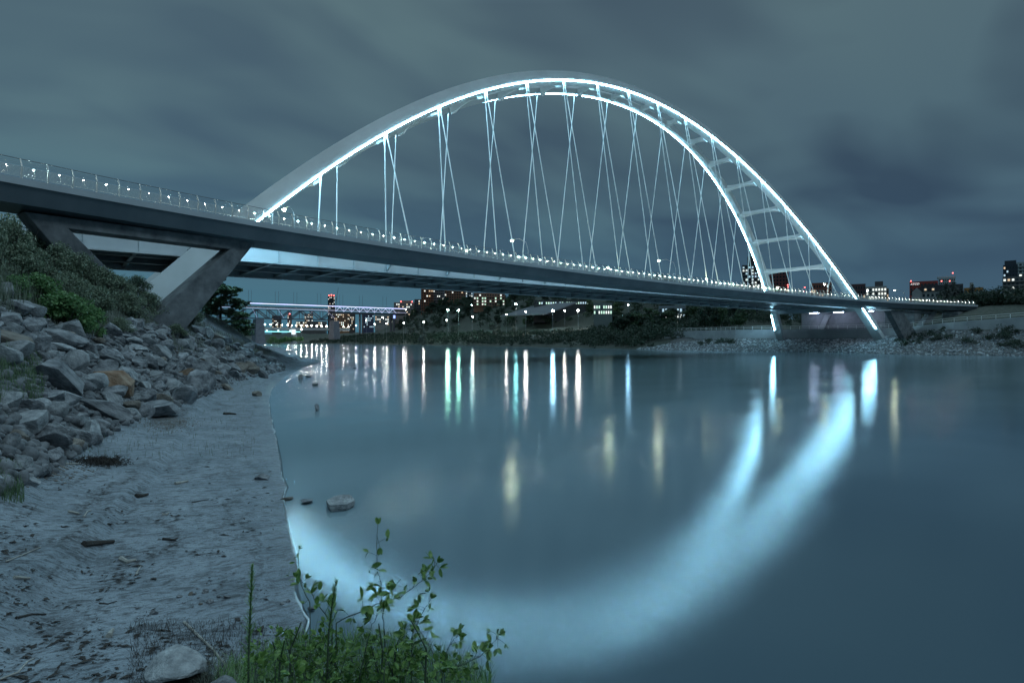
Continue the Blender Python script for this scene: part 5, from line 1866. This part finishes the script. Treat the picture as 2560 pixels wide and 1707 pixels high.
# a low dark clump of drift grass
k = 420
h0 = hits(rng.normal(255, 26, k), rng.normal(1160, 5, k))
mb = []
for h in h0:
    if h is None: continue
    mb.append((h.x, h.y, h.z + .05))
V = leafcloud(rng, mb, [.06] * len(mb), 1500, .09, .6, .2, .08)
tag(link(bpy.data.objects.new('drift_grass', quads_mesh('drift_grass', V, 4, M['wood_dark']))), 'dark matted clump of drift grass on the upper sand', 'drift grass', kind='stuff')
# small bits of bark: countless
k = 4200
px = rng.uniform(-40, 690, k); py = 1150 + 560 * rng.random(k) ** .8
nn = vnoise(px / 60, py / 22, 3) + .6 * vnoise(px / 25, py / 9, 8)
hs = hits(px[nn > .05], py[nn > .05])
Vv = []
for h in hs:
    if h is None: continue
    s_, _1, _2 = h.x, h.y, h.z
    a = rng.uniform(0, 6.28); L_ = .014 + .075 * rng.random() ** 4; w = L_ * (.15 + .3 * rng.random())
    da = np.array([math.cos(a) * L_, math.sin(a) * L_, rng.normal() * .006]); db = np.array([-math.sin(a) * w, math.cos(a) * w, 0]); p = np.array(h) + [0, 0, .008]
    Vv += [p - da, p + db + [0, 0, w * .5], p + da, p - db + [0, 0, w * .5]]
tag(link(bpy.data.objects.new('bark_litter', quads_mesh('bark_litter', np.array(Vv), 4, M['wood_dark']))), 'scattered dark bark bits and twigs littering the sand', 'litter', kind='stuff')

# ------------------------------------------------------------------ shrubs, weeds and grass on the south bank
def stem_bush(rng, h, r, nst, m):
    mb = MB()
    for i in range(nst):
        ph = rng.uniform(0, 6.28); q = r * rng.random() ** .6
        a = Vector((q * .25 * math.cos(ph), q * .25 * math.sin(ph), -.2)); c = Vector((q * math.cos(ph), q * math.sin(ph), h * rng.uniform(.55, .95)))
        b_ = a.lerp(c, .5) + Vector((0, 0, h * .12))
        mb.tube([a, b_, c], [.022, .014, .006], 4)
    return mb.mesh('shrub_stems', m)


def shrub_kind(seed, h, r, n, size, m, asp=.5, clumps=30):
    rg_ = np.random.default_rng(seed)
    return Kind([('foliage', crown_mesh('shrub_foliage', seed, h, r, n, size, m, clumps, .12, 'low')), ('stem', stem_bush(rg_, h, r, 16, M['bark']))])


K_dark = [shrub_kind(410 + i, 2.0, 1.5, 5200, .065, M['leaf_olive']) for i in range(3)]
K_deep = [shrub_kind(420 + i, 2.0, 1.5, 4200, .075, M['leaf_dark']) for i in range(2)]
K_leafy = [shrub_kind(430, 1.5, 1.5, 5200, .085, M['leaf_bright'])]


def shrub(K, px, py, wpx, hpx, label, group=None):
    """shrub whose foot is at px,py"""
    h = hit(px, py)
    if h is None: return
    d = pix(h)[2]
    w = wpx / F * d / 3.2; hh = hpx / F * d / 2.0
    K.put('shrub', h - Vector((0, 0, .1)), label, 'shrub', group, w, sz=hh)


G1 = 'dark shrubs under the frame pier'
for px, py, w, hp in [(20, 700, 150, 150), (95, 690, 130, 120), (60, 735, 150, 120), (150, 715, 130, 100), (205, 735, 120, 95), (255, 752, 120, 80), (300, 770, 110, 75), (175, 770, 120, 80), (-40, 720, 150, 160), (-20, 640, 130, 120), (330, 795, 100, 60), (240, 790, 110, 70), (115, 760, 120, 90), (40, 640, 110, 90)]:
    shrub(K_dark[int(rng.integers(0, 3))], px, py, w, hp, 'dense dim olive shrub on the slope under the frame pier', G1)
for px, py, w, hp, lab in [(347, 755, 90, 62, 'spiky topped shrub against the gap of the frame pier'), (370, 790, 95, 55, 'shrub at the inner foot of the frame pier'), (420, 800, 100, 45, 'low shrub at the outer foot of the frame pier'), (470, 815, 90, 45, 'dark low shrub between the pier foot and the dirt trail'), (300, 832, 70, 36, 'low heathery shrub among the boulders with pale flowers'), (440, 845, 60, 34, 'small dim shrub in the boulders below the pier foot')]:
    shrub(K_dark[int(rng.integers(0, 3))], px, py, w, hp, lab)
shrub(K_leafy[0], 150, 812, 175, 100, 'bright green leafy bush at the top of the boulders')
shrub(K_leafy[0], 215, 838, 120, 95, 'bright green leafy bush leaning over the big rounded boulder')
shrub(K_leafy[0], 85, 765, 150, 95, 'bright green leafy bush behind the tall grass spires')
shrub(K_leafy[0], 20, 745, 120, 70, 'bright green leafy bush at the picture edge above the brownish boulder')
GT = 'trees behind the frame pier'
for px, py, w, hp, lab in [(552, 846, 120, 130, 'bushy green tree right behind the frame pier'), (518, 835, 110, 150, 'tall dark tree rising behind the outer leg of the frame pier'), (595, 850, 90, 72, 'low bushy tree at the end of the dirt trail'), (612, 852, 60, 40, 'small bush at the water end of the dirt trail')]:
    k = F * 1.0
    d = 92 if px < 590 else 105
    b_ = P(px, py, d); zb_ = gz(b_.x, b_.y)
    top = P(px, py - hp, d).z
    K_ = K_tree[0] if 'tall' in lab else K_tree[1]
    K_.put('deciduous_tree', (b_.x, b_.y, zb_ - .3), lab, 'tree', None, w / F * d / 7.4, sz=max(.2, (top - zb_) / 8.6))


def blades(rng, pts, h, w, lean=.35, seg=2):
    """grass blades as bent triangles pairs"""
    V = []
    for p in pts:
        a = rng.uniform(0, 6.28); H_ = h * rng.uniform(.5, 1.25); l = lean * H_ * rng.uniform(.2, 1.3)
        s = np.array([-math.sin(a), math.cos(a), 0]) * w; d = np.array([math.cos(a), math.sin(a), 0])
        p = np.array(p); m_ = p + d * l * .35 + [0, 0, H_ * .6]; t = p + d * l + [0, 0, H_]
        V += [p - s, p + s, m_ + s * .8, m_ - s * .8, m_ - s * .8, m_ + s * .8, t + s * .08, t - s * .08]
    return np.array(V)


M['grass'] = leaf_mat('dim_grass', (.07, .13, .065), (.20, .29, .15))
M['grass_dry'] = leaf_mat('dry_grass', (.10, .125, .095), (.24, .27, .21))
M['grass_near'] = leaf_mat('fresh_grass', (.09, .20, .06), (.27, .46, .15), .3)


def grass_px(n, x0, x1, y0, y1, h, w, m, label, mask=None, name='grass'):
    px = rng.uniform(x0, x1, n); py = rng.uniform(y0, y1, n)
    if mask is not None:
        ok = mask(px, py); px, py = px[ok], py[ok]
    hs = [q for q in hits(px, py) if q is not None]
    tag(link(bpy.data.objects.new(name, quads_mesh(name, blades(rng, hs, h, w), 4, m))), label, 'grass', kind='stuff')


grass_px(2600, -60, 110, 880, 1015, .34, .006, M['grass'], 'rough grass patch between the boulders', lambda x, y: x < 100 + (y - 900) * .3)
grass_px(700, -20, 60, 1170, 1260, .22, .005, M['grass'], 'grass tuft among flat stones at the beach edge')
grass_px(3000, -60, 120, 640, 770, .75, .007, M['grass'], 'tall soft grass spires in front of the bushes')
grass_px(1500, 0, 640, 800, 1150, .20, .006, M['grass_dry'], 'weeds and dry grass sprouting in the gaps of the boulders')
grass_px(2600, -40, 340, 610, 800, 1.5, .008, M['grass_dry'], 'tall wispy pale grass standing among the shrubs of the slope')
grass_px(5200, 0, 640, 700, 880, .4, .010, M['grass_dry'], 'dry low grass over the top of the boulder bank', lambda x, y: y < np.interp(x, TOPC[:, 0], TOPC[:, 1]) + 6)
grass_px(3200, 430, 680, 790, 885, .45, .018, M['grass_dry'], 'pale grass beside the dirt trail', lambda x, y: np.abs(x - np.interp(y, [800, 830, 860, 880], [505, 560, 640, 700])) > 14)


# ------------------------------------------------------------------ weeds at the camera
def leaf_shape(c, d, n, L_, w, fold=.18):
    """one oval leaf: 8 vertices folded along its midrib -> quads"""
    d = Vector(d).normalized(); n = Vector(n); s = d.cross(n).normalized(); n = s.cross(d).normalized()
    out = []
    st = [(0, .0), (.22, .8), (.55, 1.0), (.82, .6), (1.0, .04)]
    mid = [Vector(c) + d * (t * L_) - n * (.10 * L_ * t * t) for t, q in st]
    for e in (1, -1):
        ed = [m_ + s * (e * q * w) + n * (fold * q * w) for m_, (t, q) in zip(mid, st)]
        for i in range(4):
            out += [mid[i], mid[i + 1], ed[i + 1], ed[i]] if e > 0 else [mid[i], ed[i], ed[i + 1], mid[i + 1]]
    return [v[:] for v in out]


M['leaf_near'] = leaf_mat('clover_leaf', (.075, .18, .05), (.24, .38, .10), .28, rough=.42)
M['stem_green'] = mat('green_stem', (.05, .075, .05), (.09, .12, .08), 12, rough=.6)


def sprig(name, label, pts, d0, d1, rng, nl, L_, side=None, twig=True, r=.004):
    """leafy stem through picture points, from depth d0 at its foot to d1 at its tip"""
    n = len(pts)
    W = [P(x, y, d0 + (d1 - d0) * i / (n - 1)) for i, (x, y) in enumerate(pts)]
    g_ = gz(W[0].x, W[0].y)
    if W[0].z > g_: W.insert(0, Vector((W[0].x, W[0].y, g_ - .02))); n += 1
    t = thing(name, label, 'plant', W[0])
    W2 = []
    for i in range(n - 1):
        for k in range(6):
            W2.append(W[i].lerp(W[i + 1], k / 6) + Vector(rng.normal(size=3) * .0025))
    W2.append(W[-1])
    stems = MB(); stems.tube(W2, [r * (1 - .7 * i / len(W2)) for i in range(len(W2))], 6)
    V = []
    for i in range(nl):
        f = .16 + .84 * (i + rng.random() * .6) / nl
        k = min(len(W2) - 2, int(f * (len(W2) - 1)))
        p = W2[k]; ax = (W2[k + 1] - W2[k]).normalized()
        dirv = Vector(rng.normal(size=3)) + Vector((0, 0, .35)); dirv = (dirv - ax * dirv.dot(ax) * .6).normalized()
        L2 = L_ * (.55 + .6 * rng.random()) * (1.05 - .35 * f)
        tip = p + dirv * (.35 + .9 * rng.random()) * L_
        stems.tube([p, p.lerp(tip, .5) + Vector((0, 0, .003)), tip], [r * .4, r * .3, r * .22], 4)
        for q in range(3):
            dd = (dirv + Vector(rng.normal(size=3)) * .75).normalized()
            V += leaf_shape(tip, dd, Vector(rng.normal(size=3)) * .5 + Vector((0, 0, 1)), L2, L2 * .27)
    dd = (W2[-1] - W2[-3]).normalized()
    for q in range(5):
        V += leaf_shape(W2[-1], (dd + Vector(rng.normal(size=3)) * .4).normalized(), Vector((rng.normal(), rng.normal(), .6)), L_ * .6, L_ * .16)
    stems.build('stem', M['stem_green'], t)
    o = bpy.data.objects.new('leaves', quads_mesh('leaves', np.array(V) - np.array(t.location), 4, M['leaf_near'])); link(o, t)
    return t


rng = np.random.default_rng(61)
sprig('leafy_weed', 'tall thin leafy stem reaching highest against the bright water', [(962, 1580), (955, 1500), (952, 1455), (944, 1425), (942, 1370), (945, 1310)], 4.0, 4.1, rng, 11, .085)
sprig('leafy_weed', 'long leafy branch slanting up towards the arch reflection', [(840, 1555), (940, 1510), (1000, 1490), (1040, 1463), (1078, 1430), (1094, 1405)], 3.9, 4.1, rng, 26, .085)
sprig('leafy_weed', 'short leafy branch forking out over the water beside the long one', [(1030, 1585), (1045, 1555), (1062, 1520), (1078, 1495)], 3.9, 4.0, rng, 10, .08)
sprig('leafy_weed', 'leafy branch bending low towards the open water', [(1090, 1680), (1150, 1662), (1200, 1640), (1235, 1605), (1250, 1585)], 3.9, 4.1, rng, 24, .08)
sprig('leafy_weed', 'small leafy twig above the pale worn rock', [(1105, 1680), (1120, 1620), (1140, 1590), (1150, 1572)], 3.9, 4.0, rng, 10, .07)
sprig('leafy_weed', 'leafy stem leaning over the wet sand', [(830, 1560), (795, 1510), (768, 1468), (745, 1440)], 4.0, 4.2, rng, 12, .09)
sprig('leafy_weed', 'small sprig standing at the waterline', [(775, 1505), (752, 1460), (745, 1395), (748, 1372)], 4.6, 4.7, rng, 8, .06)
sprig('leafy_weed', 'leafy stem in the middle of the clump by the dark upright weed', [(900, 1690), (915, 1620), (930, 1560), (955, 1520)], 3.8, 3.9, rng, 18, .085)
sprig('leafy_weed', 'leafy stem at the water side of the clump', [(1000, 1700), (1015, 1640), (1030, 1590), (1040, 1545)], 3.8, 3.9, rng, 18, .085)
for i in range(36):
    x = rng.uniform(600, 1130); y = rng.uniform(1600, 1690); dx = rng.normal() * 45
    sprig('leafy_weed', 'low leafy weed in the thick green clump', [(x, y + 70), (x + dx * .4, y + 20), (x + dx, y - 50 * rng.random() - 10)], 3.5 + .5 * rng.random(), 3.7 + .5 * rng.random(), rng, 15, .066)['group'] = 'low weeds of the clump'


def feather_weed(label, pts, d, rng, n=150, L_=.11):
    W = [P(x, y, d) for x, y in pts]
    g_ = gz(W[0].x, W[0].y)
    if W[0].z > g_: W[0] = Vector((W[0].x, W[0].y, g_ - .02))
    t = thing('feathery_weed', label, 'plant', W[0])
    MB().tube(W, [.007, .006, .004, .002][:len(W)], 6).build('stem', M['stem_green'], t)
    V = []
    for i in range(n):
        f = (i / n) ** .9
        k = f * (len(W) - 1); j = min(int(k), len(W) - 2); p = W[j].lerp(W[j + 1], k - j)
        a = rng.uniform(0, 6.28); l = L_ * (1.1 - .75 * f) * rng.uniform(.6, 1.2)
        dv_ = Vector((math.cos(a), math.sin(a), .9 + .8 * f)).normalized(); s = dv_.cross(Vector((0, 0, 1))).normalized() * .005
        q = p + dv_ * l + Vector((0, 0, -.012))
        V += [(p - s)[:], (p + s)[:], (q + s * .2)[:], (q - s * .2)[:]]
    o = bpy.data.objects.new('leaves', quads_mesh('leaves', np.array(V) - np.array(t.location), 4, M['grass_near'])); link(o, t)


feather_weed('tall upright feathery weed in front of the smooth sand', [(618, 1720), (622, 1620), (627, 1500), (631, 1410)], 3.7, rng, 230, .10)
feather_weed('upright feathery weed rising from the leafy clump', [(812, 1680), (822, 1580), (832, 1500), (841, 1448)], 3.8, rng, 200, .09)
feather_weed('short feathery weed behind the leafy clump', [(690, 1720), (700, 1650), (712, 1600)], 3.6, rng, 90, .08)
for i in range(9):
    x = rng.uniform(560, 1080); y = rng.uniform(1560, 1640)
    feather_weed('thin dry stalk standing in the weedy clump', [(x, y + 150), (x + rng.normal() * 8, y + 60), (x + rng.normal() * 22, y - 10)], 3.5 + .5 * rng.random(), rng, 45, .06)
    bpy.data.objects[[o.name for o in bpy.data.objects if o.name.startswith('feathery_weed')][-1]]['group'] = 'dry stalks of the clump'
# grass on the bank beside and behind the camera
k = 9000
la = rng.uniform(-16, -4, k); dd_ = rng.uniform(-6, 12, k)
ok = (dd_ < -la * .9 - 1.5)
gx_ = CAM.x + RT.x * la[ok] + FW.x * dd_[ok]; gy_ = CAM.y + RT.y * la[ok] + FW.y * dd_[ok]
gh_ = height(gx_, gy_)
tag(link(bpy.data.objects.new('grass', quads_mesh('grass', blades(rng, [(a, b, c) for a, b, c in zip(gx_, gy_, gh_) if c > 1.7], .3, .006), 4, M['grass']))), 'rough grass on the bank slope beside the camera', 'grass', kind='stuff')
# grass and low greenery of the mound: countless
k = 7500
px = rng.uniform(540, 1230, k); py = rng.uniform(1590, 1800, k)
ok = py > np.interp(px, [540, 640, 760, 1000, 1230], [1690, 1650, 1600, 1600, 1690])
hs = [q for q in hits(px[ok], py[ok]) if q is not None]
tag(link(bpy.data.objects.new('grass', quads_mesh('grass', blades(rng, hs, .17, .0035, .7), 4, M['grass_near']))), 'fresh grass tangled through the green clump', 'grass', kind='stuff')
px = rng.uniform(500, 1200, 2200); py = rng.uniform(1590, 1780, 2200)
hs = [q for q, y_, x_ in zip(hits(px, py), py, px) if q is not None and y_ > np.interp(x_, [500, 640, 760, 1000, 1230], [1680, 1640, 1595, 1600, 1690])]
tag(link(bpy.data.objects.new('dry_grass', quads_mesh('dry_grass', blades(rng, hs, .20, .0025, 1.1), 4, M['grass_dry']))), 'dry pale grass stems mixed into the green clump', 'grass', kind='stuff')
k = 1900
px = rng.uniform(320, 660, k); py = rng.uniform(1560, 1740, k)
hs = [q for q in hits(px, py) if q is not None]
tag(link(bpy.data.objects.new('dry_roots', quads_mesh('dry_roots', blades(rng, hs, .09, .0025, 1.6), 4, M['wood_dark']))), 'dark tangled dry roots over the earth mound', 'roots', kind='stuff')
